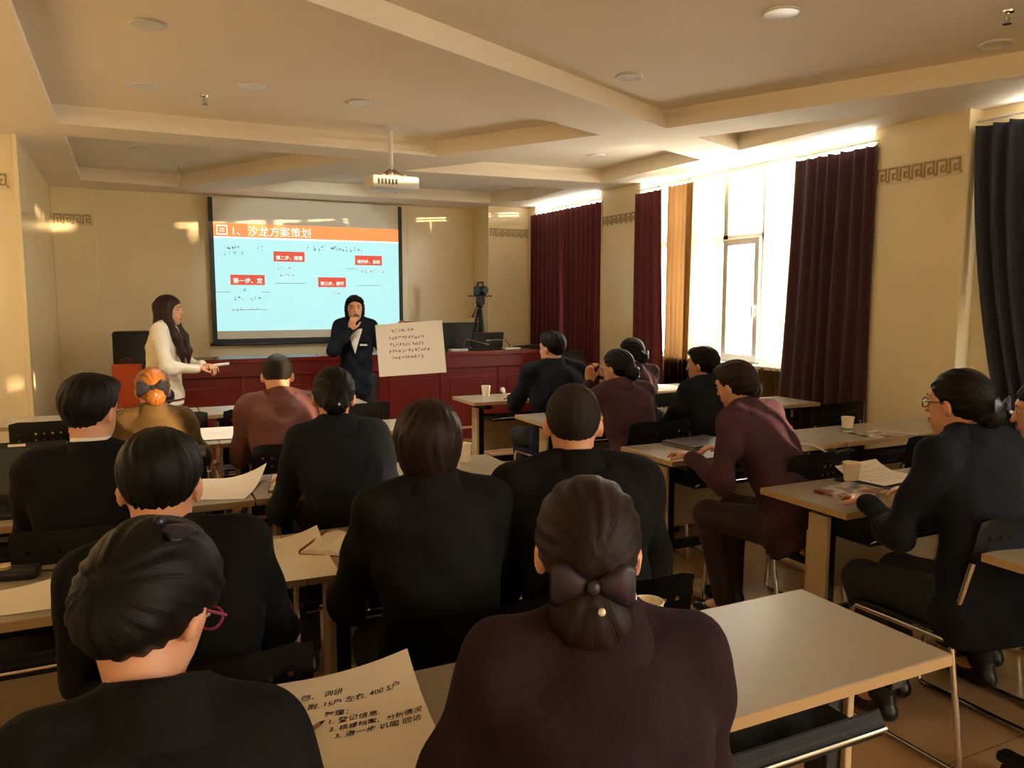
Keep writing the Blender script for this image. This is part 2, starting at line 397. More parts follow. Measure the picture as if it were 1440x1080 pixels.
MB().box((-.003, -.38, 1.32), (.003, .38, 2.66)).build('blind_cloth', M_CEIL, rb); MB().tube([(0, -.38, 2.68), (0, .38, 2.68)], .025, 12).build('roller', M_WHITE, rb); MB().box((-.008, -.38, 1.30), (.008, .38, 1.325)).build('bottom_rail', M_WHITE, rb)
curtain('curtain', 'slate blue curtain at the right edge of the picture', .72, 3.35, .72, 2.82, CX-.03, .03, 2.645, M_SLATE, group=G, seed=6, pw=2)
nb_ = thing('sun_block_building', 'unseen pale building added outside to block low sun', 'building', (32, -20, 0))  # added out of view to shade the windows from low sun
MB().box((-2, -7.2, -8), (6, 14, 4.05)).build('sun_block_main', mat('pale render', srgb(190, 180, 165), .8), nb_)
MB().box((-2, -19, -8), (-1.2, -14.2, 3.3)).build('sun_block_wing', mat('pale render', srgb(190, 180, 165), .8), nb_)  # lower block, added so only high rays enter the rear windows
MB().box((-2.2, -7.4, 4.05), (6.2, 14.2, 4.2)).build('sun_block_cap', mat('sun_block_cap', srgb(170, 160, 150), .8), nb_)
# ================================================================== CEILING FITTINGS
def downlight(x, y, lit, label):
    t = thing('downlight', label, 'ceiling light', (x, y, ZC), 0, 'round downlights in the coffers')
    MB().lathe([(.062, .0), (.082, .0), (.086, -.006), (.078, -.012), (.064, -.008)], n=28).build('trim_ring', M_WHITE, t, smooth='auto')
    if lit: _lamp(x, y)
    MB().lathe([(.0, -.003), (.063, -.003), (.063, .0), (.0, .0)], n=28).build('lens', M_LENSON if lit else M_LENS, t, smooth='auto')
def _lamp(x, y):
    l = bpy.data.lights.new('downlight_lamp', 'SPOT'); l.energy = 34; l.spot_size = R(110); l.spot_blend = .6; l.color = (1., .95, .85); l.shadow_soft_size = .06
    o = bpy.data.objects.new('downlight_lamp', l); COL.objects.link(o); o.location = (x, y, ZC-.03)
M_LENS = mat('frosted lens', srgb(205, 200, 188), .4)
M_LENSON = mat('lit lens', srgb(225, 240, 235), .4, emit=((.75, 1, .95, 1), 1.6))
downlight(.16, 4.41, 0, 'unlit round downlight nearest the upper left corner of the ceiling')
downlight(.16, 5.65, 0, 'unlit round downlight left of the sprinkler in the left coffer')
downlight(.78, 5.38, 1, 'glowing round downlight right of the sprinkler in the left coffer')
downlight(1.51, 5.49, 1, 'glowing greenish-white downlight nearest the projector')
downlight(2.83, 2.93, 0, 'unlit round downlight at the top edge of the right coffer')
downlight(4.19, 2.78, 0, 'unlit downlight near the sprinkler in the upper right corner')
downlight(2.8, 4.14, 0, 'faint unlit downlight near the long diagonal beam')
downlight(4.04, 6.5, 0, 'small unlit downlight in the coffer above the pillar between curtains')
downlight(.17, 8.03, 0, 'small unlit downlight in the far left coffer')
def sprinkler(x, y, label):
    t = thing('sprinkler', label, 'sprinkler', (x, y, ZC), 0, 'ceiling sprinklers')
    MB().lathe([(.0, 0), (.03, 0), (.028, -.008), (.012, -.012), (0, -.012)], n=16).build('escutcheon', M_CHROME, t, smooth='auto')
    MB().tube([(0, 0, -.01), (0, 0, -.05)], .008, 8).tube([(-.012, 0, -.02), (-.018, 0, -.04), (0, 0, -.058)], .003, 6).tube([(.012, 0, -.02), (.018, 0, -.04), (0, 0, -.058)], .003, 6).build('sprinkler_body', M_CHROME, t)
    MB().lathe([(0, -.056), (.02, -.056), (.02, -.059), (0, -.059)], n=16).build('deflector', M_CHROME, t)
sprinkler(.53, 5.76, 'chrome ceiling sprinkler in the left coffer between two downlights')
sprinkler(.55, 8.86, 'small chrome sprinkler in the far left coffer')
sprinkler(3.78, 2.46, 'chrome sprinkler at the upper right corner of the ceiling')

# ================================================================== PROJECTOR
pj = thing('projector', 'white ceiling projector on a short pole', 'projector', (1.93, 6.15, 2.4))
MB().box((-.19, -.14, 0), (.19, .14, .1), c=.02).build('casing', M_WHITE, pj, smooth='auto')
MB().tube([(0, 0, .12), (0, 0, ZC-2.4)], .018, 12).build('pole', M_WHITE, pj)
MB().lathe([(0, ZC-2.4), (.06, ZC-2.4), (.06, ZC-2.415), (.02, ZC-2.43), (0, ZC-2.43)], n=20).build('ceiling_plate', M_WHITE, pj)
MB().box((-.1, -.08, .1), (.1, .08, .115)).tube([(-.09, -.07, .1), (0, 0, .17)], .008, 8).tube([(.09, -.07, .1), (0, 0, .17)], .008, 8).tube([(.09, .07, .1), (0, 0, .17)], .008, 8).tube([(-.09, .07, .1), (0, 0, .17)], .008, 8).tube([(-.06, -.09, .105), (-.02, -.05, .15), (.03, -.06, .13), (.08, -.1, .1)], .006, 6).build('bracket', mat('steel bracket', srgb(150, 130, 120), .4, metal=.6), pj)
MB().lathe([(.0, 0), (.045, 0), (.05, .012), (.038, .03), (0, .03)], n=20).xf(Matrix.Translation((.08, .135, .05)) @ Matrix.Rotation(R(-90), 4, 'X')).build('lens', M_BLACK, pj, smooth='auto')
for i in range(6): MB().box((-.15+i*.028, -.143, .03), (-.135+i*.028, -.138, .07)).build('vent_slot', M_BLACK, pj)

# ================================================================== PROJECTION SCREEN
M_SCR = mat('matt screen cloth', srgb(226, 220, 205), .85)
M_SLIDE = mat('projected slide ground', srgb(120, 150, 150), .9, emit=((.50, .93, .95, 1), .34))
M_ORANGE = mat('projected orange band', srgb(240, 140, 80), .8, emit=((1., .27, .09, 1), .36))
M_BOXR = mat('projected red caption box', srgb(210, 80, 60), .8, emit=((.85, .13, .08, 1), .22))
M_TXTW = mat('projected white lettering', srgb(250, 250, 245), .8, emit=((1, .92, .86, 1), .36))
M_TXTG = mat('projected grey lettering', srgb(120, 150, 155), .8)
M_TXTR = mat('projected red line', srgb(205, 90, 80), .8, emit=((.7, .2, .15, 1), .15))
sx0, sx1, sz0, sz1, sy = .9, 3.23, 1.02, 2.72, 9.88
scr = thing('projection_screen', 'large pull-down projection screen showing a slide with an orange header', 'screen', ((sx0+sx1)/2, sy, sz0))
W, H = sx1-sx0, sz1-sz0
def sbox(name, x0, z0, x1, z1, m, y=0, t=.004, parent=scr):
    """x,z in metres measured from lower-left of the screen"""
    return MB().box((x0-W/2, y-t, z0), (x1-W/2, y, z1)).build(name, m, parent)
sbox('screen_cloth', 0, 0, W, H, M_SCR)
MBf = MB().box((-W/2-.0, -.007, 0), (-W/2+.05, .002, H)).box((W/2-.05, -.007, 0), (W/2, .002, H)).box((-W/2+.05, -.007, 0), (W/2-.05, .002, .055))
MBf.build('black_border', M_BLACK, scr)
MB().tube([(-W/2-.03, 0, -.008), (W/2+.03, 0, -.008)], .016, 10).build('bottom_bar', M_BLACKM, scr)
im = sbox('slide_image', .05, .15, W-.05, H-.29, M_SLIDE, y=-.0045, t=.0015)
ox, oz = .05-W/2, .15; iw, ih = W-.1, H-.29-.15
def img(x, y): return (ox+x*iw, oz+(1-y)*ih)            # slide coords: x right, y down 0..1
def irect(name, x0, y0, x1, y1, m, y=-.0062, t=.001):
    a = img(x0, y0); b = img(x1, y1)
    return MB().box((a[0], y-t, b[1]), (b[0], y, a[1])).build(name, m, im)
irect('header_band', 0, 0, 1, .125, M_ORANGE); irect('header_rule', 0, .125, 1, .14, M_TXTW)
def itext(name, body, x, y, size, m, bold=0.):
    vs, fs = text_mesh(body, size, 0, bold); p = img(x, y)
    b = MB(); b.add([(p[0]+vx, -.0078, p[1]+vy) for vx, vy, vz in vs], fs); return b.build(name, m, im)
itext('header_text', '1、沙龙方案策划', .085, .105, .125, M_TXTW)
fr = MB()
for (x0, y0, x1, y1) in [(.015,.02,.07,.032),(.015,.098,.07,.11),(.015,.032,.02,.098),(.065,.032,.07,.098),(.03,.05,.055,.058),(.03,.07,.055,.078)]:
    a = img(x0, y0); b = img(x1, y1); fr.box((a[0], -.0082, b[1]), (b[0], -.0072, a[1]))
fr.build('header_icon', M_TXTW, im)
for x0, y0, x1, t in [(.075,.475,.25,'第一步、定'),(.30,.25,.465,'第二步、搭建'),(.535,.49,.69,'第三步、细节'),(.745,.27,.90,'第四步、总结')]:
    irect('caption_box', x0, y0, x1, y0+.095, M_BOXR)
    itext('caption_text', t, x0+.012, y0+.075, (x1-x0-.02)*iw/(len(t)*1.02)*1.0, M_TXTW, .0008)
rs = random.Random(4)
def iscrib(x, y, x1, n_, h):
    b = MB()
    xx = x
    while xx < x1:
        wd = rs.uniform(.006, .016)
        if rs.random() < .85:
            for q in range(3):
                a = img(xx+rs.uniform(0, wd*.4), y+rs.uniform(0, h)); c = (a[0]+wd*iw*rs.uniform(.3, .9), a[1]-h*ih*rs.uniform(.08, .25)); b.box((a[0], -.0078, c[1]), (c[0], -.007, a[1]))
        xx += wd+rs.uniform(.004, .014)
    b.build('blurred_small_print', n_, im)
for a in [(.05,.20,.27,M_TXTG,.04),(.48,.185,.78,M_TXTG,.045),(.05,.26,.14,M_TXTG,.03),(.09,.60,.17,M_TXTG,.03),(.09,.68,.22,M_TXTG,.03),(.08,.78,.25,M_TXTR,.03),(.32,.39,.40,M_TXTR,.03),(.33,.46,.40,M_TXTR,.03),(.78,.40,.91,M_TXTR,.035),(.6,.62,.64,M_TXTR,.03)]: iscrib(*a)
for x0, y, x1 in [(.0,.635,.07),(.23,.635,.28),(.3,.55,.47),(.08,.80,.26),(.69,.40,.76),(.76,.565,.9)]: irect('thin_rule', x0, y, x1, y+.004, M_TXTG)
# the projector's own beam
pl = bpy.data.lights.new('projector_beam', 'SPOT'); pl.energy = 30; pl.spot_size = R(42); pl.spot_blend = .25; pl.color = (.85, 1., 1.); pl.shadow_soft_size = .03
po = bpy.data.objects.new('projector_beam', pl); COL.objects.link(po); po.location = (2.01, 6.33, 2.45)
po.rotation_euler = (Vector((2.06, 9.9, 1.75))-Vector(po.location)).to_track_quat('-Z', 'Y').to_euler()

# ================================================================== PODIUM
px0, px1, py0, py1 = .3, 4.42, 8.0, 8.7
pod = thing('podium_desk', 'long dark red wooden podium desk below the screen', 'desk', ((px0+px1)/2, py0, 0))
pc = (px0+px1)/2
def pbox(name, lo, hi, m, c=0.): return MB().box((lo[0]-pc, lo[1]-py0, lo[2]), (hi[0]-pc, hi[1]-py0, hi[2]), c=c).build(name, m, pod)
pbox('carcass', (px0, py0+.02, .14), (px1, py0+.3, .86), M_RED)
pbox('plinth', (px0+.02, py0+.03, 0), (px1-.02, py0+.3, .12), M_RED)
pbox('plinth_strip', (px0, py0+.008, .118), (px1, py0+.3, .142), mat('pale strip', srgb(205, 170, 150), .35))
pbox('top', (px0-.03, py0-.06, .93), (px1+.03, py0+.32, .975), M_REDT, .006)
pbox('fascia', (px0, py0-.03, .80), (px1, py0+.3, .93), M_RED, .004)
pbox('desktop', (px0, py0+.3, .72), (px1, py1, .75), M_REDT)
npn = 6; pw = (px1-px0)/npn
for i in range(npn):
    a, b = px0+i*pw, px0+(i+1)*pw
    f = pbox('front_panel', (a+.004, py0+.004, .15), (b-.004, py0+.02, .79), M_RED, .004)
    pbox('raised_field', (a+.09, py0-.004, .24), (b-.09, py0+.006, .70), M_RED, .004)
for i in range(npn+1): pbox('pilaster_strip', (px0+i*pw-.02, py0-.008, .15), (px0+i*pw+.02, py0+.006, .80), M_RED, .003)
for xx in (px0+.02, px1-.02): pbox('end_panel', (xx-.02, py0+.3, 0), (xx+.02, py1, .72), M_RED)

# executive chairs
def exec_chair(label, x, y, rz, wd=.5, zt=1.27):
    t = thing('executive_chair', label, 'chair', (x, y, 0), rz, 'black leather chairs by the podium')
    MB().box((-wd/2, -.24, .4), (wd/2, .26, .52), c=.04).build('seat', M_LEATHER, t, smooth='auto')
    b = MB(); n = 10; vs = []; fs = []
    MBb = MB().box((-wd/2, -.30, .5), (wd/2, -.2, zt), c=.035)
    MBb.v = [(x_, y_-.10*max(0, (z_-.5))**1.0+.03*math.cos(x_/wd*PI), z_) for x_, y_, z_ in MBb.v]
    MBb.build('backrest', M_LEATHER, t, smooth='auto')
    for s in (-1, 1): MB().tube([(s*wd*.52, -.22, .48), (s*wd*.56, -.2, .68), (s*wd*.56, .18, .66), (s*wd*.52, .2, .48)], .022, 8).build('armrest', M_LEATHER, t)
    MB().tube([(0, 0, .08), (0, 0, .42)], .03, 10).build('column', M_CHROME, t)
    for k in range(5):
        a = 2*PI*k/5; MB().tube([(0, 0, .1), (.28*math.cos(a), .28*math.sin(a), .06)], [.025, .016], 8).ball((.28*math.cos(a), .28*math.sin(a), .03), .03, 10, 6).build('base_arm', M_BLACK, t)
exec_chair('tall dark leather chair behind the woman in white', .06, 9.0, R(180), .42, 1.21)
exec_chair('wide black leather chair behind the podium, below the video camera', 3.78, 9.05, R(180), .62, 1.25)
exec_chair('narrow black leather chair beside the flip sheet, behind the podium', 3.22, 9.05, R(180), .38, 1.27)
exec_chair('low black leather chair against the maroon curtain, right of the podium', 4.5, 7.35, R(200), .5, .97)

# ---- things on the podium
zt = .976
lap = thing('laptop', 'black open laptop on the podium seen from behind', 'laptop', (3.68, 8.22, zt))
MB().box((-.19, 0, 0), (.19, .2, .018), c=.004).build('laptop_base', M_BLACK, lap)
MB().box((-.19, -.012, .012), (.19, -.0, .2), c=.004).xf(Matrix.Translation((0,0,0)) @ Matrix.Rotation(R(12), 4, 'X')).build('laptop_lid', mat('laptop lid', srgb(34, 32, 32), .35), lap)
def gooseneck(label, x, y, pts):
    t = thing('gooseneck_microphone', label, 'microphone', (x, y, zt), 0, 'gooseneck microphones on the podium')
    MB().box((-.1, -.05, 0), (.1, .05, .022), c=.006).build('base', M_WHITE, t, smooth='auto')
    MB().tube(pts, .006, 8).build('gooseneck', M_CHROME, t)
    e = Vector(pts[-1]); d = (e-Vector(pts[-2])).normalized(); MB().tube([e, e+d*.05], [.009, .009], 8).build('microphone_head', mat('grey mic', srgb(160, 160, 158), .4), t)
gooseneck('gooseneck microphone on a white base nearest the flip sheet', 3.28, 8.1, [(.07, 0, .02), (.07, 0, .08), (.09, -.01, .115), (.13, -.02, .12), (.24, -.04, .09), (.3, -.05, .075)])
gooseneck('gooseneck microphone on a white base right of the laptop', 3.92, 8.08, [(-.02, 0, .02), (-.02, 0, .05), (-.08, 0, .11), (-.18, 0, .115), (-.26, 0, .11)])
def nameplate(x, label):
    tag(MB().prism([(-.1, -.045), (.1, -.045), (.1, .045), (-.1, .045)], 0, .008).add([(-.1, -.04, .008), (.1, -.04, .008), (.1, 0, .075), (-.1, 0, .075), (-.1, .04, .008), (.1, .04, .008)], [(0,1,2,3),(3,2,5,4),(0,3,4),(1,5,2),(0,4,5,1)]).build('name_plate', M_WHITE, None, loc=(x, 8.1, zt)), label, 'sign')
tray = thing('white_tray', 'flat white tray with two glasses on the podium left of the presenter', 'tray', (1.95, 8.15, zt))
MB().box((-.2, -.1, 0), (.2, .1, .006)).box((-.2, -.1, .006), (.2, -.094, .02)).box((-.2, .094, .006), (.2, .1, .02)).build('tray_body', M_WHITE, tray)
for k, xx in enumerate((1.98, 2.07)):
    tag(MB().lathe([(0, 0), (.026, 0), (.032, .09), (.03, .09), (.024, .006), (0, .006)], n=16).build('drinking_glass', M_CUP, None, smooth='auto', loc=(xx, 8.14, zt+.007)), ['pale glass on the tray, nearer the screen border', 'pale glass on the tray, nearer the presenter'][k], 'glass', 'glasses on the podium tray')
cb = thing('cable_tangle', 'tangle of black cables at the right end of the podium top', 'cable', (4.2, 8.1, zt))
rs2 = random.Random(3)
for k in range(5):
    p = [(rs2.uniform(-.22, .18), rs2.uniform(-.06, .1), .008+.03*abs(math.sin(j*1.3+k))) for j in range(9)]
    MB().tube(p, .006, 6).build('cable', M_BLACK, cb, smooth=True)

# video camera on tripod behind the podium
tp = thing('video_camera_on_tripod', 'black video camera on a tripod behind the podium', 'camera', (3.86, 8.82, 0))
for k in range(3):
    a = 2*PI*k/3+.6
    MB().tube([(0.02*math.cos(a), .02*math.sin(a), 1.42), (.14*math.cos(a), .14*math.sin(a), .85), (.3*math.cos(a), .3*math.sin(a), .0)], [.018, .015, .011], 8).build('tripod_leg', M_BLACKM, tp)
MB().tube([(0, 0, .95), (0, 0, 1.5)], .02, 10).build('centre_column', M_BLACKM, tp)
MB().box((-.045, -.045, 1.48), (.045, .045, 1.58), c=.01).ball((0, 0, 1.47), .04).build('fluid_head', M_BLACKM, tp, smooth='auto')
MB().tube([(-.02, 0, 1.52), (-.12, -.1, 1.38), (-.15, -.12, 1.33)], [.008, .008, .014], 8).build('pan_handle', M_BLACKM, tp)
MB().box((-.15, -.03, 1.575), (.15, .03, 1.59), c=.004).build('slide_plate', M_BLACKM, tp)
MB().box((-.05, -.1, 1.59), (.05, .1, 1.70), c=.015).build('camera_body', M_BLACK, tp, smooth='auto')
MB().lathe([(0, 0), (.04, 0), (.045, .06), (.036, .08), (0, .08)], n=18).xf(Matrix.Translation((0, -.09, 1.65)) @ Matrix.Rotation(R(90), 4, 'X')).build('camera_lens', M_BLACKM, tp, smooth='auto')
MB().tube([(0, -.08, 1.69), (0, -.08, 1.745), (0, .06, 1.745), (0, .08, 1.69)], .011, 8).build('carry_handle', M_BLACK, tp)
MB().box((.05, -.06, 1.62), (.062, .05, 1.69), c=.003).build('viewfinder_flap', M_BLACK, tp)

# orange gift bag on a chair by the woman in white (chair placed with the others below)
M_BAG = mat('orange card', srgb(222, 92, 44), .5)
bag = thing('gift_bag', 'orange paper gift bag beside the woman in white', 'bag', (-.02, 7.8, .468), R(-10))
MB().add([(-.11,-.05,0),(.11,-.05,0),(.11,.05,0),(-.11,.05,0),(-.115,-.05,.5),(.115,-.05,.5),(.115,.05,.5),(-.115,.05,.5),(-.11,-.046,.5),(.11,-.046,.5),(.11,.046,.5),(-.11,.046,.5),(-.106,-.046,.004),(.106,-.046,.004),(.106,.046,.004),(-.106,.046,.004)],
 [(0,3,2,1),(0,1,5,4),(1,2,6,5),(2,3,7,6),(3,0,4,7),(4,5,9,8),(5,6,10,9),(6,7,11,10),(7,4,8,11),(8,9,13,12),(9,10,14,13),(10,11,15,14),(11,8,12,15),(12,13,14,15)]).build('bag_body', M_BAG, bag)
for s in (-1, 1): MB().tube([(-.05, s*.048, .49), (-.04, s*.05, .54), (0, s*.05, .56), (.04, s*.05, .54), (.05, s*.048, .49)], .003, 6).build('cord_handle', M_RED, bag)
# ================================================================== DESKS
def make_desk():
    t = thing('training_desk', 'x', 'desk')
    MB().box((-.598, -.223, .727), (.598, .223, .752), c=.002).build('tabletop', M_TOP, t)
    e = MB(); z0, z1 = .7262, .7512
    e.box((-.6, -.2255, z0), (.6, -.2225, z1)); e.box((-.6, .2225, z0), (.6, .2255, z1)); e.box((-.6, -.2225, z0), (-.5975, .2225, z1)); e.box((.5975, -.2225, z0), (.6, .2225, z1))
    e.build('edge_band', M_EDGE, t)
    for s in (-1, 1):
        x = s*.46
        MB().box((x-.03, -.035, .06), (x+.03, .035, .69), c=.006).build('leg', M_BLACKM, t)
        MB().box((x+s*.031-.011, -.05, .10), (x+s*.031+.011, .05, .68), c=.004).build('leg_cover', M_PANEL, t)
        MB().box((x-.025, -.2, .69), (x+.025, .2, .726), c=.004).build('top_bracket', M_BLACKM, t)
        MB().box((x-.03, -.21, .04), (x+.03, .21, .075), c=.012).build('foot', M_BLACKM, t)
        for q in (-1, 1):
            MB().lathe([(0, -.014), (.018, -.014), (.02, 0), (.018, .014), (0, .014)], n=14).xf(Matrix.Translation((x, q*.18, .02)) @ Matrix.Rotation(R(90), 4, 'Y')).build('caster', M_BLACK, t)
    # perforated tray with rounded lip
    prof = [(-.19, .645), (-.205, .62), (-.20, .592), (-.18, .585), (.12, .585), (.125, .60)]
    pr2 = [(y+(.004 if y < 0 else -.004), z+.004) for y, z in prof]
    b = MB(); n = len(prof)
    vs = [(x, y, z) for x in (-.415, .415) for y, z in prof+pr2[::-1]]
    m2 = 2*n
    fs = [(i, (i+1) % m2, m2+(i+1) % m2, m2+i) for i in range(m2)]+[tuple(range(m2))[::-1], tuple(range(m2, 2*m2))]
    b.add(vs, fs); b.build('shelf_tray', M_PERF, t)
    MB().tube([(-.425, -.195, .6), (-.415, -.207, .612), (.415, -.207, .612), (.425, -.195, .6)], .005, 8).build('tray_rail', M_CHROME, t)
    MB().box((-.43, .11, .30), (.43, .125, .575), c=.003).build('modesty_panel', M_PANEL, t)
    MB().box((-.43, -.02, .22), (.43, .02, .27), c=.006).build('crossbar', M_BLACKM, t)
    return t
proto = make_desk()
LX = (-.77, .43)     # left ends of the two left desks ; right block 2.38, 3.58
rowsL = [(1.1, 'fifth'), (2.24, 'fourth'), (3.22, 'third'), (4.58, 'second'), (5.76, 'first')]
rowsR = [(1.07, 'fifth'), (2.04, 'fourth'), (3.09, 'third'), (4.4, 'second'), (5.55, 'first')]
DL = {
 ('L', 0, 0): 'laminate desk at the lower left corner under the woman writing notes',
 ('L', 0, 1): 'nearest laminate desk with its bare right end and black perforated tray in view',
 ('L', 1, 0): 'laminate desk with the black gadget and white sheet at the left edge',
 ('L', 1, 1): 'laminate desk before the two seated backs in the middle, open books on it',
 ('L', 2, 0): 'laminate desk carrying the cream sheet of paper with a lifted corner',
 ('L', 2, 1): 'laminate desk with a paper cup on its sunlit right end',
 ('L', 3, 0): 'laminate desk with a printed sheet beside the copper-haired woman',
 ('L', 3, 1): 'laminate desk the man in the mauve jacket leans on',
 ('L', 4, 0): 'front-row laminate desk nearest the woman in white, far left',
 ('L', 4, 1): 'front-row laminate desk just before the presenter',
 ('R', 0, 0): 'laminate desk whose corner only shows at the right edge',
 ('R', 1, 0): 'laminate desk with a magazine and paper cup at its left end',
 ('R', 1, 1): 'laminate desk under the profile face at the right edge',
 ('R', 2, 0): 'laminate desk with a closed laptop, where the sunlit woman sits',
 ('R', 2, 1): 'laminate desk with a cup and booklet before the cream pillar',
 ('R', 3, 0): 'laminate desk the woman resting her chin on her hand leans on',
 ('R', 3, 1): 'empty laminate desk by the foot of the plum curtain',
 ('R', 4, 0): 'front-row laminate desk with a cup and microphone',
 ('R', 4, 1): 'front-row laminate desk beside the white sheer curtain',
}
first = True
for side, rows, xs in (('L', rowsL, (-.17, 1.04)), ('R', rowsR, (2.98, 4.19))):
    for ri, (y, nm) in enumerate(rows):
        for ci, x in enumerate(xs):
            if (side, ri, ci) not in DL: continue
            d = proto if first else copy_tree(proto); first = False
            d.location = (x+random.uniform(-.006, .006), y+.226, 0); d.rotation_euler = (0, 0, R(random.uniform(-.35, .35)))
            d['label'] = DL[(side, ri, ci)]; d['group'] = 'training desks in rows'

# ================================================================== CHAIRS
def make_chair():
    t = thing('training_chair', 'x', 'chair')
    # seat shell
    nx, ny = 10, 8; vs = []; fs = []
    for s in (0, 1):
        for j in range(ny+1):
            for i in range(nx+1):
                u = i/nx*2-1; v = j/ny
                z = .452-.018*(1-u*u)*(1-(2*v-1)**2)-.02*max(0, v-.85)/.15+.012*max(0, .12-v)/.12
                vs.append((u*(.215-.012*(1-v)), -.2+.41*v, z-s*.012))
    N = (nx+1)*(ny+1)
    for s in (0, 1):
        for j in range(ny):
            for i in range(nx): q = (s*N+j*(nx+1)+i, s*N+j*(nx+1)+i+1, s*N+(j+1)*(nx+1)+i+1, s*N+(j+1)*(nx+1)+i); fs.append(q if s == 0 else q[::-1])
    ring = [i for i in range(nx+1)]+[j*(nx+1)+nx for j in range(1, ny+1)]+[ny*(nx+1)+i for i in range(nx-1, -1, -1)]+[j*(nx+1) for j in range(ny-1, 0, -1)]
    for a, b in zip(ring, ring[1:]+ring[:1]): fs.append((a, N+a, N+b, b))
    MB().add(vs, fs).build('seat', M_BLACK, t, smooth='auto')
    # perforated backrest: grid with holes left open, then thickened
    bm = bmesh.new(); xs = [-.22]; 
    nh = 9
    for k in range(nh): c = -.17+.34*k/(nh-1); xs += [c-.006, c+.006]
    xs.append(.22)
    zs = [.50, .56, .62, .68, .715, .745, .757, .785, .797, .825, .85, .862]
    holes_z = (5, 7)
    def P(x, z):
        v = (z-.5)/.36; tz = z
        if z > .84: tz = z-.012*max(0, (abs(x)-.17)/.05)**2
        return (x*(1-.04*v), -.205-.07*v-.035*(1-(x/.22)**2)*(.4+.6*v), tz)
    vv = [[bm.verts.new(P(x, z)) for x in xs] for z in zs]
    for j in range(len(zs)-1):
        for i in range(len(xs)-1):
            if j in holes_z and i % 2 == 1: continue
            bm.faces.new((vv[j][i], vv[j][i+1], vv[j+1][i+1], vv[j+1][i]))
    bmesh.ops.solidify(bm, geom=bm.faces[:], thickness=.009)
    bmesh.ops.recalc_face_normals(bm, faces=bm.faces)
    me = bpy.data.meshes.new('backrest'); bm.to_mesh(me); bm.free(); me.materials.append(M_BLACK); link('backrest', me, t)
    for s in (-1, 1):
        x = s*.226
        MB().tube([(x*.985, -.262, .72), (x, -.225, .56), (x, -.205, .47), (x, -.212, .42)], .0105, 10).build('upright', M_CHROME, t, smooth='auto')
        MB().tube([(x, -.211, .425), (x, -.262, .05), (x, -.255, .02)], .0105, 10).build('leg', M_CHROME, t, smooth='auto')
        MB().tube([(x, -.256, .02), (x, -.235, .0115), (x, .2, .0115), (x, .222, .02)], .0105, 10).build('runner', M_CHROME, t, smooth='auto')
        MB().tube([(x, .221, .02), (x, .228, .05), (x, .185, .40), (x, .16, .43), (x, -.21, .435)], .0105, 10).build('leg', M_CHROME, t, smooth='auto')
    MB().tube([(-.226, -.19, .434), (.226, -.19, .434)], .008, 8).build('crossbar', M_CHROME, t)
    return t
CH = make_chair(); CH_used = [False]
def chair(x, y, rz, label):
    c = CH if not CH_used[0] else copy_tree(CH); CH_used[0] = True
    c.location = (x, y, 0); c.rotation_euler = (0, 0, rz); c['label'] = label; c['group'] = 'black perforated chairs with chrome frames'
    return c
EMPTY = [
 (-.42, 5.42, 2, 'empty perforated black chair at the far left, in front of the black tablet'),
 (.72, 5.45, 1, 'empty perforated black chair between the copper-haired woman and the man in mauve'),
 (.22, 5.45, -2, 'empty perforated black chair just right of the copper-haired head'),
 (4.25, 4.02, 3, 'empty perforated black chair by the plum curtain, right of the sunlit woman'),
  (-.05, 7.75, 90, 'chair under the orange gift bag'),
 (-.4, 4.25, -3, 'black chair left of the copper-haired woman, mostly behind the man with glasses'),
 (1.35, 5.4, 3, 'empty black chair at the front row before the presenter'),
 (4.2, 5.2, 0, 'empty black chair in the front row next to the sheer curtain'),
 (1.38, 3.06, 2, 'empty black chair in front of the man with cropped hair'),
 (3.75, 2.92, -4, 'empty black chair at the desk with the cup before the pillar'),
]
for x, y, a, l in EMPTY: chair(x, y, R(a), l)
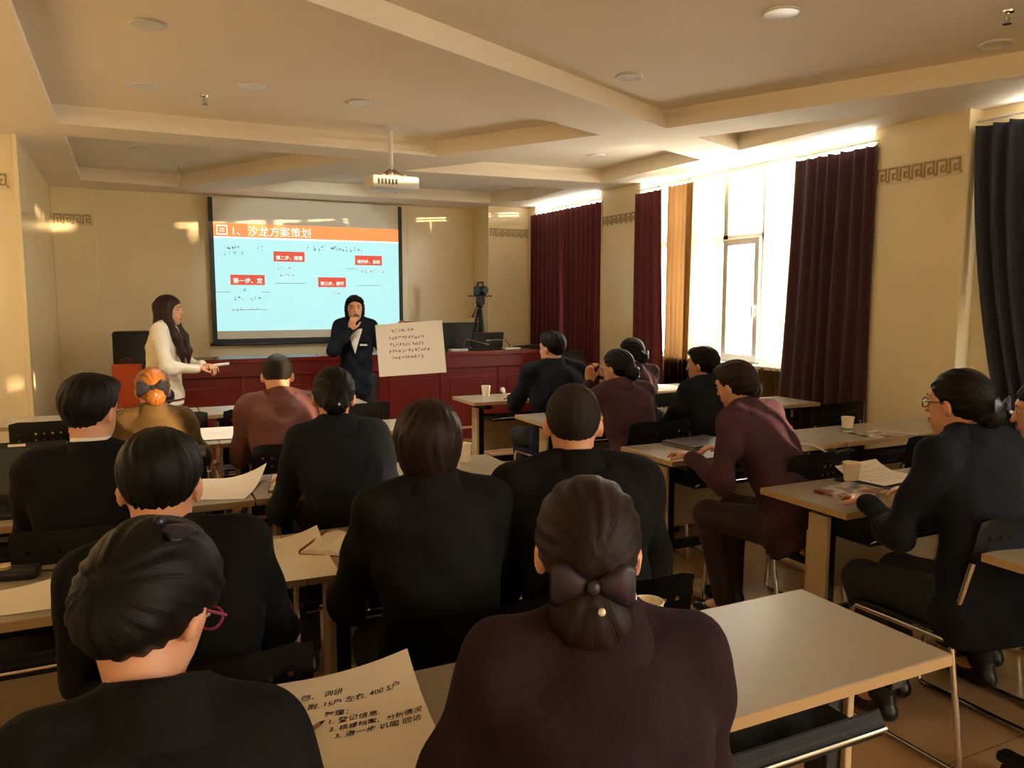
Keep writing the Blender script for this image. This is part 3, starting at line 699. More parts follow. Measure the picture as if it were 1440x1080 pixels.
# ================================================================== PEOPLE
# signed-distance modelling: every body is one closed surface pulled from a distance grid
class SDF:
    def __init__(s): s.ops = []
    def _add(s, f, lo, hi, k, sub): s.ops.append((f, np.array(lo, float), np.array(hi, float), k, sub)); return s
    def cone(s, a, b, r1, r2, k=.02, sub=False):
        a = np.array(a, float); b = np.array(b, float); ab = b-a; L2 = max(ab@ab, 1e-9); r = max(r1, r2)
        def f(X, Y, Z):
            t = np.clip(((X-a[0])*ab[0]+(Y-a[1])*ab[1]+(Z-a[2])*ab[2])/L2, 0, 1)
            return np.sqrt((X-a[0]-t*ab[0])**2+(Y-a[1]-t*ab[1])**2+(Z-a[2]-t*ab[2])**2)-(r1+(r2-r1)*t)
        return s._add(f, np.minimum(a, b)-r, np.maximum(a, b)+r, k, sub)
    def ell(s, c, r, M=None, k=.02, sub=False):
        c = np.array(c, float); r = np.array(r, float); M = np.eye(3) if M is None else M
        def f(X, Y, Z):
            p = [M[0, i]*(X-c[0])+M[1, i]*(Y-c[1])+M[2, i]*(Z-c[2]) for i in range(3)]
            k0 = np.sqrt(sum((p[i]/r[i])**2 for i in range(3))); k1 = np.sqrt(sum((p[i]/r[i]**2)**2 for i in range(3)))+1e-6
            return k0*(k0-1)/k1
        e = np.abs(M)@r
        return s._add(f, c-e, c+e, k, sub)
    def loft(s, o, M, ts, a, b, cy=None, k=.02, sub=False, pw=2.0, cx=None):
        o = np.array(o, float); ts = np.array(ts, float); a = np.array(a, float); b = np.array(b, float)
        cy = np.zeros_like(ts) if cy is None else np.array(cy, float); cx = np.zeros_like(ts) if cx is None else np.array(cx, float)
        def f(X, Y, Z):
            x = M[0, 0]*(X-o[0])+M[1, 0]*(Y-o[1])+M[2, 0]*(Z-o[2]); y = M[0, 1]*(X-o[0])+M[1, 1]*(Y-o[1])+M[2, 1]*(Z-o[2]); z = M[0, 2]*(X-o[0])+M[1, 2]*(Y-o[1])+M[2, 2]*(Z-o[2])
            A = np.interp(z, ts, a); B = np.interp(z, ts, b); C = np.interp(z, ts, cy); D = np.interp(z, ts, cx)
            q = ((np.abs(x-D)/A)**pw+(np.abs(y-C)/B)**pw)**(1/pw)
            d = (q-1)*np.minimum(A, B)
            return np.maximum(d, np.maximum(ts[0]-z, z-ts[-1]))
        pts = [o+M@np.array([sx*a.max()+d_, sy*b.max()+c_, t]) for t in ts for c_, d_ in ((cy.min(), cx.min()), (cy.max(), cx.max())) for sx in (-1, 1) for sy in (-1, 1)]
        return s._add(f, np.min(pts, 0), np.max(pts, 0), k, sub)
    def func(s, f, lo, hi, k=.01, sub=True): return s._add(f, lo, hi, k, sub)
    def mesh(s, name, mats, h):
        pos = [o for o in s.ops if not o[4]]
        lo = np.min([o[1] for o in pos], 0)-3*h; hi = np.max([o[2] for o in pos], 0)+3*h
        n = np.ceil((hi-lo)/h).astype(int)+1
        ax = [lo[i]+h*np.arange(n[i]) for i in range(3)]
        F = np.full(n, .2, np.float32)
        for f, l, u, k, sub in s.ops:
            m = .03+k
            i0 = np.clip(np.floor((l-m-lo)/h).astype(int), 0, n); i1 = np.clip(np.ceil((u+m-lo)/h).astype(int)+1, 0, n)
            if np.any(i1 <= i0): continue
            sl = tuple(slice(i0[i], i1[i]) for i in range(3))
            X, Y, Z = np.meshgrid(*[ax[i][sl[i]] for i in range(3)], indexing='ij', sparse=True)
            d = np.broadcast_to(f(X, Y, Z), tuple(i1-i0)).astype(np.float32); G_ = F[sl]
            if sub: a, b = -G_, d
            else: a, b = G_, d
            hh = np.maximum(k-np.abs(a-b), 0)/k
            r = np.minimum(a, b)-hh*hh*k*.25
            F[sl] = -r if sub else r
        return surfnet(F, lo, h, name, mats)
def surfnet(F, lo, h, name, mats):
    s = F < 0
    c = [s[i:s.shape[0]-1+i, j:s.shape[1]-1+j, k:s.shape[2]-1+k] for i in (0, 1) for j in (0, 1) for k in (0, 1)]
    cnt = sum(x.astype(np.int8) for x in c); act = (cnt > 0) & (cnt < 8)
    I = np.argwhere(act); N = len(I)
    idx = np.full(act.shape, -1, np.int64); idx[act] = np.arange(N)
    offs = np.array([(i, j, k) for i in (0, 1) for j in (0, 1) for k in (0, 1)])
    V = np.stack([F[I[:, 0]+o[0], I[:, 1]+o[1], I[:, 2]+o[2]] for o in offs], 1).astype(np.float64)
    P = np.zeros((N, 3)); Cn = np.zeros(N)
    for a in range(8):
        for b in range(a+1, 8):
            if np.abs(offs[a]-offs[b]).sum() != 1: continue
            x = (V[:, a] < 0) != (V[:, b] < 0); t = V[:, a]/np.where(x, V[:, a]-V[:, b], 1)
            p = offs[a]+t[:, None]*(offs[b]-offs[a]); P[x] += p[x]; Cn[x] += 1
    co = lo+h*(I+P/Cn[:, None])
    quads = []
    for ax in range(3):
        u, v = (ax+1) % 3, (ax+2) % 3
        sl0 = [slice(1, -1)]*3; sl0[ax] = slice(0, -1); sl1 = [slice(1, -1)]*3; sl1[ax] = slice(1, None)
        a, b = s[tuple(sl0)], s[tuple(sl1)]; e = np.argwhere(a != b)
        ins = a[tuple(e.T)]
        base = e.copy(); base[:, u] += 1; base[:, v] += 1   # grid index of the edge's low corner
        def cell(du, dv):
            q = base.copy(); q[:, u] += du; q[:, v] += dv; return idx[q[:, 0], q[:, 1], q[:, 2]]
        q = np.stack([cell(-1, -1), cell(0, -1), cell(0, 0), cell(-1, 0)], 1)
        q[~ins] = q[~ins][:, ::-1]; quads.append(q)
    Q = np.concatenate(quads); Q = Q[(Q >= 0).all(1)]
    me = bpy.data.meshes.new(name); me.vertices.add(N); me.vertices.foreach_set('co', co.ravel())
    me.loops.add(Q.size); me.loops.foreach_set('vertex_index', Q.ravel().astype(np.int32))
    me.polygons.add(len(Q)); me.polygons.foreach_set('loop_start', np.arange(0, Q.size, 4, dtype=np.int32)); me.polygons.foreach_set('loop_total', np.full(len(Q), 4, np.int32))
    me.polygons.foreach_set('use_smooth', np.ones(len(Q), bool))
    for m in (mats if isinstance(mats, (list, tuple)) else [mats]): me.materials.append(m)
    me.update(calc_edges=True); me.validate()
    return me

def rx(a): c, s = math.cos(a), math.sin(a); return np.array([[1,0,0],[0,c,-s],[0,s,c]])
def ry(a): c, s = math.cos(a), math.sin(a); return np.array([[c,0,s],[0,1,0],[-s,0,c]])
def rz_(a): c, s = math.cos(a), math.sin(a); return np.array([[c,-s,0],[s,c,0],[0,0,1]])
def unit(v): v = np.array(v, float); return v/max(np.linalg.norm(v), 1e-9)
def ik(a, t, l1, l2, pole):
    a = np.array(a, float); t = np.array(t, float); d = t-a; D = np.linalg.norm(d); D2 = min(D, (l1+l2)*.995); u = d/D
    x = (l1*l1-l2*l2+D2*D2)/(2*D2); hgt = math.sqrt(max(l1*l1-x*x, 0)); p = np.array(pole, float); p = unit(p-u*(p@u))
    return a+u*x+p*hgt, a+u*D2

def hand(b, wrist, d, n, curl=.5, spread=.1, scale=1.0, side=1):
    """palm and five fingers; d pointing direction, n palm-down normal (fingers curl towards n)"""
    d = unit(d); n = unit(np.array(n)-d*(np.array(n)@d)); x = np.cross(d, n)*side      # x towards the thumb side
    w = np.array(wrist, float); sc = scale
    M = np.stack([x, d, n], 1)
    b.ell(w+d*.045*sc, (.038*sc, .052*sc, .014*sc), M, k=.012)
    for i, (ox_, L, r) in enumerate([(.027, .070, .0082), (.009, .078, .0085), (-.009, .072, .0082), (-.026, .058, .0072)]):
        p = w+d*.083*sc+x*ox_*sc; a = curl*(.55+.12*i); dd = unit(d*math.cos(a)+n*math.sin(a)+x*spread*(1.2-i*.8))
        q = p+dd*L*.48*sc; a2 = a+curl*1.0; d2 = unit(d*math.cos(a2)+n*math.sin(a2)+x*spread*(1.2-i*.8)); e = q+d2*L*.52*sc
        b.cone(p, q, r*1.05*sc, r*sc, k=.006); b.cone(q, e, r*sc, r*.8*sc, k=.004)
    p = w+d*.022*sc+x*.03*sc; dd = unit(d*.75+x*.55+n*.45); q = p+dd*.042*sc; e = q+unit(d*.95+x*.1+n*.45)*.034*sc
    b.cone(p, q, .0125*sc, .0098*sc, k=.012); b.cone(q, e, .0098*sc, .008*sc, k=.004)

FEM = dict(t=[-.12,-.02,.10,.22,.33,.41,.455,.485,.52], a=[.165,.178,.143,.148,.16,.166,.155,.105,.052], b=[.125,.13,.105,.108,.115,.10,.082,.066,.052], sw=.158, ar=.043)
MAL = dict(t=[-.12,-.02,.10,.22,.33,.41,.455,.485,.52], a=[.165,.172,.158,.168,.185,.192,.178,.118,.058], b=[.125,.13,.118,.118,.125,.11,.09,.072,.058], sw=.185, ar=.048)
def cyfix(t, sl): return [-sl*math.sin(PI*min(max((q+.05)/.57, 0), 1)) for q in t]

def person(label, head, face=0, lean=12, sex='F', jacket=None, hair='bun', hairm=None, hrot=(0, 0, 0), hands=None, stand=False, slouch=.03, h=.0095,
           collar=False, skirt=False, poles=None, bow=None, glasses=None, hand_kw=None, facefeat=False, wide=1.0, trousers=None, lap_legs=True, hemt=-.12, legyaw=0, hdir=None, roll=0, neck=0.):
    B = FEM if sex == 'F' else MAL
    head = np.array(head, float); th = R(lean); hz = .82 if stand else .545
    ps = R(lean*.45)                                                        # neck follows half the lean
    nvec = np.array([0, math.sin(ps)*.13+.03, math.cos(ps)*.112])+np.array([0, neck*.6, neck])
    sc = (head[2]-hz-nvec[2])/(.50*math.cos(th)); sc = min(max(sc, .80), 1.12)
    T = ry(R(roll))@rx(-th)                                                             # torso frame columns
    hip = np.array([0, 0, hz]); nb = hip+T@np.array([0, 0, .50*sc]); hc = nb+nvec
    Rz = rz_(R(face)); off = Rz@np.array([hc[0], hc[1], 0])
    root = thing('person', label, 'person', (head[0]-off[0], head[1]-off[1], 0), R(face), None)
    t = np.array(B['t'])*sc; a = np.array(B['a'])*wide; b_ = np.array(B['b']); c_ = cyfix(B['t'], slouch)
    HM = rz_(R(-hrot[0]))@rx(R(-hrot[1]))@ry(R(hrot[2]))                    # yaw right +, pitch down +, roll right +
    H = lambda p: hc+HM@np.array(p, float)
    # ---------------- body (one continuous surface)
    bd = SDF(); bd.loft(hip, T, t, a-.006, b_-.006, c_)
    sh = [hip+T@np.array([s*B['sw']*wide, c_[5]*.8, .45*sc]) for s in (-1, 1)]
    l1, l2 = .285*sc**.5, .245*sc**.5
    hands = hands or [(-.16, .40, .80), (.16, .40, .80)]
    poles = poles or [(-.5, -.25, -1), (.5, -.25, -1)]
    arms = []
    for i, s in enumerate((-1, 1)):
        el, wr = ik(sh[i], hands[i], l1, l2, poles[i]); arms.append((sh[i], el, wr))
        bd.cone(sh[i], el, B['ar'], B['ar']*.8, k=.03); bd.cone(el, wr, B['ar']*.8, .025, k=.02)
        kw = dict(curl=.5); kw.update((hand_kw or [{}, {}])[i] or {})
        dd = kw.pop('d', None); nn = kw.pop('n', None)
        fdir = unit(wr-el) if dd is None else unit(dd)
        if dd is None and wr[2] < .86 and not stand: fdir = unit([fdir[0], fdir[1], .05])
        hand(bd, wr, fdir, (0, 0, -1) if nn is None else nn, side=-s if True else s, **kw)
    bd.cone(nb-T@np.array([0, -.005, .03]), H((0, -.018, -.06)), .056 if sex == 'M' else .047, .052 if sex == 'M' else .044, k=.03)
    hs = 1.0 if sex == 'M' else .96
    bd.ell(H((0, -.012, .024)), (.074*hs, .093*hs, .088*hs), HM); bd.ell(H((0, .022, -.042)), (.058*hs, .068*hs, .074*hs), HM, k=.03)
    bd.ell(H((0, .062, -.095)), (.022, .02, .018), HM, k=.025); bd.ell(H((0, .070, .028)), (.05, .016, .013), HM, k=.02)
    bd.cone(H((0, .085, .006)), H((0, .103, -.03)), .007, .0115, k=.012)
    bd.ell(H((0, .083, -.062)), (.022, .010, .010), HM, k=.008)
    for s in (-1, 1):
        bd.ell(H((s*.031, .094, .004)), (.017, .014, .011), HM, k=.012, sub=True)
        bd.ell(H((s*.077*hs, -.008, -.012)), (.010, .019, .031), HM@rx(R(-12))@rz_(R(s*22)), k=.008)
    # legs
    legs = []
    for s in (-1, 1):
        if stand: hp, kn, an = np.array([s*.085, 0, hz-.02]), np.array([s*.09, .015, .45]), np.array([s*.085, -.01, .075])
        else: hp, kn, an = np.array([s*.085, .0, .52]), np.array([s*.10, .40, .50]), np.array([s*.10, .34+.05*s, .085])
        legs.append((hp, kn, an)); bd.cone(hp, kn, .078, .052, k=.03); bd.cone(kn, an, .05, .034, k=.02)
        bd.cone(an, an+np.array([0, .11, -.045]), .034, .026, k=.02)
    bo = link('body', bd.mesh('body', M_SKIN, h), root)
    # ---------------- clothes
    jm = jacket; J = SDF(); hemi = [hemt] + [q for q in B['t'][1:]]
    g = .016
    tt = np.array([hemt if i == 0 else q for i, q in enumerate(B['t'])])*sc
    J.loft(hip, T, tt[:-1], (a+g)[:-1], (b_+g)[:-1], c_[:-1], k=.02)
    J.cone(sh[0]+T@np.array([.012, 0, .012]), hip+T@np.array([-.05, c_[5]*.6, .503*sc]), .058, .045, k=.03); J.cone(sh[1]+T@np.array([-.012, 0, .012]), hip+T@np.array([.05, c_[5]*.6, .503*sc]), .058, .045, k=.03)
    J.loft(hip+T@np.array([0, -.004, .455*sc]), T, [0, .04, .088], [.092, .076, .066], [.086, .074, .064], k=.015)
    for s_, e_, w_ in arms:
        J.cone(s_, e_, B['ar']+.018, B['ar']+.008, k=.035)
        J.cone(e_, e_+(w_-e_)*.93, B['ar']+.008, .036, k=.02)
        # creases at the elbow and shoulder
        u_ = unit(w_-e_)
        J.ell(e_+u_*.05-np.array([0, 0, .0]), (.05, .05, .012), np.stack([unit(np.cross(u_, [0.1, .2, 1])), unit(np.cross(np.cross(u_, [0.1, .2, 1]), u_)), u_], 1), k=.03)
    # gentle cloth folds
    ph = random.uniform(0, 6)
    ja = J.mesh('jacket', jm, h)
    nv = len(ja.vertices); co = np.empty(nv*3); ja.vertices.foreach_get('co', co); co = co.reshape(-1, 3); no = np.empty(nv*3); ja.vertices.foreach_get('normal', no); no = no.reshape(-1, 3)
    q = co@T
    w1 = np.sin(q[:, 2]*38+6*np.sin(q[:, 0]*9+ph)+ph)*np.clip(1.2-(q[:, 2]-hz)*2.2, .15, 1)
    w2 = np.sin(q[:, 0]*30+q[:, 2]*26+ph*2)*np.sin(q[:, 1]*17+q[:, 2]*12+ph)
    w3 = np.sin(np.abs(q[:, 0])*26-q[:, 2]*34+ph)*np.clip(1-np.abs(q[:, 2]-hz-.28)*4, 0, 1)
    co += no*(.005*w1+.0045*w2+.006*w3)[:, None]
    ja.vertices.foreach_set('co', co.ravel()); ja.update()
    link('jacket', ja, root)
    CJ = SDF(); CJ.loft(hip+T@np.array([0, -.004, .455*sc]), T, [0, .03, .062, .09], [.106, .094, .078, .069], [.099, .089, .076, .067], [-.006, -.006, -.004, -.002], k=.004)
    if jacket is not J_WHITE: link('jacket_collar', CJ.mesh('jacket_collar', jm, .007), root)
    if collar:
        C = SDF(); C.loft(hip+T@np.array([0, -.006, .47*sc]), T, [0, .05, .086], [.07, .064, .060], [.07, .065, .060], k=.005)
        link('shirt_collar', C.mesh('shirt_collar', M_COLLAR, .006), root)
    Lg = SDF()
    for hp, kn, an in legs:
        Lg.cone(hp, kn, .096, .068, k=.05); Lg.cone(kn, an+np.array([0, 0, .02]), .066, .05, k=.03)
    if skirt: Lg.cone(legs[0][1], legs[1][1], .07, .07, k=.04); Lg.cone(legs[0][0], legs[1][0], .1, .1, k=.04)
    else: Lg.cone(legs[0][0], legs[1][0], .1, .1, k=.04)
    link('trousers', Lg.mesh('trousers', trousers or M_TROU, .013), root)
    for hp, kn, an in legs:
        s_ = SDF(); f_ = an+np.array([0, 0, -.045]); s_.cone(f_+np.array([0, -.03, 0]), f_+np.array([0, .10, -.008]), .036, .034, k=.02).cone(f_+np.array([0, .10, -.008]), f_+np.array([0, .16, -.01]), .034, .026, k=.02).cone(an+np.array([0, -.01, .01]), f_, .042, .038, k=.02)
        s_.func(lambda X, Y, Z: Z-.004+0*X+0*Y, (-1, -1, -.1), (1, 1, .03), k=.004)
        link('shoe', s_.mesh('shoe', M_SHOE, .009), root)
    # ---------------- hair
    if hairm is None: hairm = M_HAIR
    def hairline(ys, zs):
        def f(X, Y, Z):
            dx, dy, dz = X-hc[0], Y-hc[1], Z-hc[2]
            y = HM[0, 1]*dx+HM[1, 1]*dy+HM[2, 1]*dz; z = HM[0, 2]*dx+HM[1, 2]*dy+HM[2, 2]*dz
            x = HM[0, 0]*dx+HM[1, 0]*dy+HM[2, 0]*dz
            return (z-np.interp(y, ys, zs)-.0025*np.sin(x*95+1)-.0022*np.sin(x*173+y*60)-.012*(1-np.clip(np.abs(x)/.06, 0, 1)**2)*(-1 if ys[0] < 0 else 0)*(y < -.02))*.8
        return f
    Hr = SDF(); lo, hi = hc-.2, hc+.2
    if hair == 'short':
        Hr.ell(H((0, -.014, .042)), (.085, .103, .086), HM); Hr.ell(H((0, -.013, .02)), (.0775, .0965, .092), HM, k=.02); Hr.ell(H((.012, .05, .088)), (.05, .045, .028), HM, k=.03)
        Hr.func(hairline([-.12, -.07, -.03, -.005, .02, .05, .08], [-.072, -.064, -.03, .006, .012, .045, .07]), lo, hi, k=.012)
    elif hair == 'crop':
        Hr.ell(H((0, -.013, .026)), (.0785, .098, .092), HM)
        Hr.func(hairline([-.12, -.07, -.03, -.005, .02, .05, .08], [-.07, -.062, -.035, .0, .01, .05, .068]), lo, hi, k=.012)
    elif hair == 'bob':
        Hr.ell(H((0, -.018, .024)), (.092, .11, .10), HM); Hr.ell(H((0, -.03, -.045)), (.068, .078, .078), HM, k=.04)
        Hr.func(hairline([-.12, -.07, -.03, .0, .03, .06, .09], [-.115, -.112, -.09, -.05, -.01, .035, .055]), lo, hi, k=.012)
    elif hair in ('bun', 'low', 'high'):
        Hr.ell(H((0, -.016, .026)), (.083, .103, .093), HM)
        Hr.func(hairline([-.12, -.07, -.03, -.005, .02, .05, .08], [-.088, -.08, -.055, -.022, .002, .035, .062]), lo, hi, k=.014)
        bc = {'bun': (0, -.112, -.035), 'low': (0, -.098, -.082), 'high': (0, -.105, .045)}[hair]
        br = {'bun': (.05, .042, .048), 'low': (.062, .045, .058), 'high': (.052, .042, .05)}[hair]
        Hr.ell(H(bc), br, HM, k=.025)
        if hair == 'low': Hr.ell(H((0, -.085, -.03)), (.055, .04, .06), HM, k=.03)
    elif hair == 'flat':
        Hr.ell(H((0, -.018, .026)), (.086, .108, .096), HM); Hr.ell(H((0, -.075, -.02)), (.06, .05, .06), HM, k=.04)
        Hr.func(hairline([-.12, -.07, -.03, -.005, .02, .05, .08], [-.09, -.085, -.06, -.025, .0, .035, .062]), lo, hi, k=.014)
    elif hair in ('tied', 'parted'):
        Hr.ell(H((0, -.016, .026)), (.083, .105, .094), HM)
        if hair == 'tied': Hr.ell(H((0, .05, .075)), (.05, .045, .03), HM, k=.03)
        else:
            for q_ in (-1, 1): Hr.ell(H((q_*.045, .05, .055)), (.035, .03, .04), HM, k=.02)
        Hr.func(hairline([-.12, -.07, -.03, -.005, .02, .05, .08], [-.09, -.08, -.06, -.03, .0, .042, .066]), lo, hi, k=.014)
        Hr.ell(H((0, -.1, -.04)), (.04, .035, .045), HM, k=.025)
        if hair == 'parted':
            for q_ in (-1, 1): Hr.ell(H((q_*.068, -.012, -.035)), (.02, .036, .06), HM, k=.03)
    elif hair == 'long':
        Hr.ell(H((0, -.014, .028)), (.086, .106, .094), HM)
        Hr.func(hairline([-.12, -.03, .02, .05, .08], [-.2, -.2, -.12, .03, .06]), lo, hi, k=.014)
        V = np.eye(3)
        Hr.loft(hc+np.array([0, -.055, -.42]), np.eye(3), [0, .1, .25, .40, .46], [.10, .105, .10, .085, .075], [.03, .034, .045, .055, .06], [-.045, -.04, -.03, .0, .01], k=.04)
        for s in (-1, 1):
            p = [H((s*.072, .0, .02)), H((s*.083, .02, -.1)), hc+np.array([s*.095, .075, -.22]), hc+np.array([s*.09, .105, -.33]), hc+np.array([s*.085, .11, -.42])]
            for i, (u_, v_) in enumerate(zip(p, p[1:])): Hr.cone(u_, v_, [.028, .034, .036, .03][i], [.034, .036, .03, .012][i], k=.03)
    hm_ = Hr.mesh('hair', hairm, .0065); nv = len(hm_.vertices); co = np.empty(nv*3); hm_.vertices.foreach_get('co', co); co = co.reshape(-1, 3); no = np.empty(nv*3); hm_.vertices.foreach_get('normal', no); no = no.reshape(-1, 3)
    hl = (co-hc)@HM
    if hair in ('short', 'crop', 'bob', 'long'): az = np.arctan2(hl[:, 0], -(hl[:, 1]+.02)); el = hl[:, 2]
    else: az = np.arctan2(hl[:, 0], hl[:, 2]-.0); el = hl[:, 1]
    sv = np.stack([az*26, el*14, 0*az+ph], 1).astype(np.float32)
    if hair == 'crop': sv = (hl*420).astype(np.float32)
    at_ = hm_.attributes.new('strand', 'FLOAT_VECTOR', 'POINT'); at_.data.foreach_set('vector', sv.ravel())
    am = .0012 if hair in ('crop',) else .0026
    co += no*(am*np.sin(az*19+3*np.sin(el*30+ph)+ph)*np.sin(el*22+az*3+ph))[:, None]
    hm_.vertices.foreach_set('co', co.ravel()); hm_.update(); ho = link('hair', hm_, root)
    # ---------------- bow
    if bow:
        bp, bm_, size, tilt = bow
        Mb = HM@rx(R(tilt)); bwo = None
        def lobe(s, flip=1):
            vs = []; fs = []; n, m = 12, 8
            for i in range(n+1):
                u = i/n
                for k in range(m):
                    an_ = 2*PI*k/m; wdt = size*(.10+.9*math.sin(min(u*1.15, 1)*PI/2))*.52*(1-.12*max(0, u-.85)/.15); thk = size*.22*math.sin(PI*min(u+.08, 1))+.002
                    vs.append(H(bp)+Mb@np.array([s*u*size, -thk*math.cos(an_)*.8-.15*size*u*(1-u), wdt*math.sin(an_)*(1+.12*math.sin(u*9+k))]))
            for i in range(n):
                for k in range(m): fs.append((i*m+k, i*m+(k+1) % m, (i+1)*m+(k+1) % m, (i+1)*m+k))
            fs += [tuple(range(m)), tuple(n*m+k for k in range(m))]
            return vs, fs
        b = MB()
        for s in (-1, 1): b.add(*lobe(s))
        bwo = b.build('hair_bow', bm_, root, smooth=True)
        kn = H(bp)+Mb@np.array([0, -.012, 0]); MB().ball(kn, (size*.17, size*.15, size*.2), 12, 8).build('bow_knot', bm_, bwo, smooth=True)
        if size != .046: MB().ball(H(bp)+Mb@np.array([.012, -.012-size*.16, -.5*size]), .006, 10, 6).build('pearl', M_PEARL, bwo, smooth=True)
    if glasses:
        gl = MB(); 
        for s in (-1, 1):
            gl.tube([H((s*.033+.022*math.cos(q), .095-.006*abs(math.cos(q)), .0+.017*math.sin(q))) for q in np.linspace(0, 2*PI, 20)[:-1]], .0022, 6, closed=True)
            gl.tube([H((s*.055, .089, .006)), H((s*.076, .06, .006)), H((s*.081, -.005, .004)), H((s*.078, -.022, -.012))], .0022, 6)
        gl.tube([H((-.011, .094, .004)), H((0, .1, .006)), H((.011, .094, .004))], .002, 6)
        link('glasses', gl.mesh('glasses', glasses, True), root)
    if facefeat:
        ey = MB(); iris = MB()
        for s in (-1, 1):
            ey.ball(H((s*.031, .0715, .004)), (.0115, .0105, .0068), 12, 8, rot=Matrix(HM.tolist())); iris.ball(H((s*.031, .0778, .004)), (.0055, .0055, .0058), 10, 6)
        eo = ey.build('eyes', M_EYE, root, smooth=True); iris.build('irises', M_INK, eo, smooth=True)
        br = MB()
        for s in (-1, 1): br.tube([H((s*.014, .0865, .025)), H((s*.032, .086, .030)), H((s*.05, .076, .026))], [.002, .003, .0015], 6)
        br.build('eyebrows', M_HAIR, root)
        lp = MB().ball(H((0, .0905, -.0585)), (.021, .006, .0045), 12, 6, rot=Matrix(HM.tolist())).ball(H((0, .0895, -.0665)), (.018, .0065, .005), 12, 6, rot=Matrix(HM.tolist()))
        lp.build('lips', M_LIP, root, smooth=True)
    root['hc'] = 0; del root['hc']
    return root, H, HM, arms
M_PEARL = mat('pearl', srgb(235, 228, 215), .15)
M_EYE = mat('eye white', srgb(196, 186, 176), .3)
M_LIP = mat('lips', srgb(176, 92, 84), .45)
BW_INK = mat('ink blue satin', srgb(18, 22, 48), .35); BW_NAVY = mat('navy satin', srgb(30, 36, 78), .3, sheen=.2); BW_PURP = mat('plum organza', srgb(38, 28, 46), .4); BW_DARK = mat('sequinned bow', srgb(34, 32, 42), .25, metal=.4, bump=(200, .8))
GL_GOLD = mat('gold rim', srgb(190, 160, 120), .3, metal=.8); GL_MAG = mat('magenta rim', srgb(140, 30, 90), .3); GL_RED = mat('dark red rim', srgb(90, 20, 26), .3); GL_CLR = mat('pale rim', srgb(220, 205, 190), .25)

GP = 'seated audience'
def seat(label, head, chair_label=None, cy=None, cx=0., **k):
    r = person(label, head, **k); r[0]['group'] = GP
    if chair_label:
        fc = R(k.get('face', 0)); p = r[0].location
        chair(p.x+cx-math.sin(fc)*.03, cy or p.y+math.cos(fc)*.03, fc*.6, chair_label)
    return r
chair(2.80, 2.84, R(4), 'black chair with holed back and chrome sled frame under the sunlit woman')
# left block
seat('copper-haired woman in an olive brown jacket with a bow on her bun', (.1, 4.40, 1.085), 'black chair under the copper-haired woman', wide=.86, lean=14, jacket=J_OLIVE, hair='bun', hairm=M_BLOND, hrot=(-4, 8, 0), bow=((-.01, -.125, .008), BW_DARK, .072, 0))
seat('man in a mauve brown jacket leaning over his desk, head bowed', (.716, 4.36, 1.135), 'perforated black chair under the man in mauve', lean=24, sex='M', jacket=J_BROWN, hair='crop', hairm=M_HAIRS, hrot=(14, 24, 0), wide=.92, hands=[(-.04, .42, .80), (.12, .46, .98)], poles=[(-.35, 0, -1), (.8, 0, -.8)])
seat('woman in a dark suit with a dark bun and a pearl pin', (.72, 3.09, 1.165), 'black chair back below the woman with the pearl pin', cy=2.97, lean=14, jacket=J_TEAL, hair='bun', hrot=(10, 12, 0), bow=((0, -.13, -.02), BW_INK, .045, 0), wide=.92, poles=[(-.3, -.2, -1), (.4, -.2, -1)])
seat('man with glasses and white shirt collar in a black suit, at the left edge', (-.122, 2.95, 1.178), 'black chair under the man with gold glasses', cy=2.97, neck=.022, face=-3, lean=6, sex='M', jacket=J_BLACK2, hair='short', hrot=(30, 6, 0), collar=True, glasses=GL_GOLD, facefeat=True, wide=.9, poles=[(-.25, -.2, -1), (.25, -.2, -1)])
seat('man in a black suit bowed over white paper, behind the writing woman', (.05, 1.86, 1.145), 'black chair back beneath the bowed man in black', cy=1.85, lean=9, sex='M', jacket=J_BLACK, hair='short', hrot=(12, 16, 0), wide=.84, roll=-6, poles=[(-.2, -.2, -1), (.3, -.2, -1)])
P6 = seat('woman in black with magenta glasses writing notes, nearest at the left', (.018, 1.19, 1.12), None, neck=.018, face=-4, lean=22, jacket=J_BLACK2, hair='flat', hrot=(34, 30, 4), glasses=GL_MAG, bow=((.02, -.075, .092), BW_INK, .046, -55), facefeat=True, h=.008, wide=.86, roll=4)
seat('person with a dark brown bob haircut in a black jacket, centre of the picture', (.715, 1.99, 1.16), 'wide black chair back below the brown bob haircut', cy=1.86, face=-6, lean=9, jacket=J_BLACK2, hair='bob', hairm=M_HAIRB, hrot=(10, 2, 0), wide=.98, hands=[(-.16, .36, .80), (.16, .36, .80)], poles=[(-.35, -.2, -1), (.35, -.2, -1)])
seat('man with cropped hair and large ears in a black suit, right of centre', (1.15, 1.96, 1.19), 'black chair under the man with cropped hair', cy=1.86, face=-16, lean=13, sex='M', jacket=J_BLACK, hair='crop', hairm=M_HAIRS, hrot=(10, 6, 0), wide=1.0, hands=[(-.24, .38, .80), (.1, .36, .80)])
P9 = seat('woman in aubergine with a dark bow over a netted bun, nearest the camera', (.645, 1.05, 1.155), None, face=-12, lean=13, jacket=J_PURP2, hair='low', hairm=M_HAIRB, hrot=(16, 4, 0), collar=True, bow=((0, -.128, -.022), BW_PURP, .062, 8), h=.008, wide=.98, roll=4, hands=[(-.08, .34, .80), (.18, .36, .80)], poles=[(-.55, -.2, -.9), (.3, -.3, -1)])
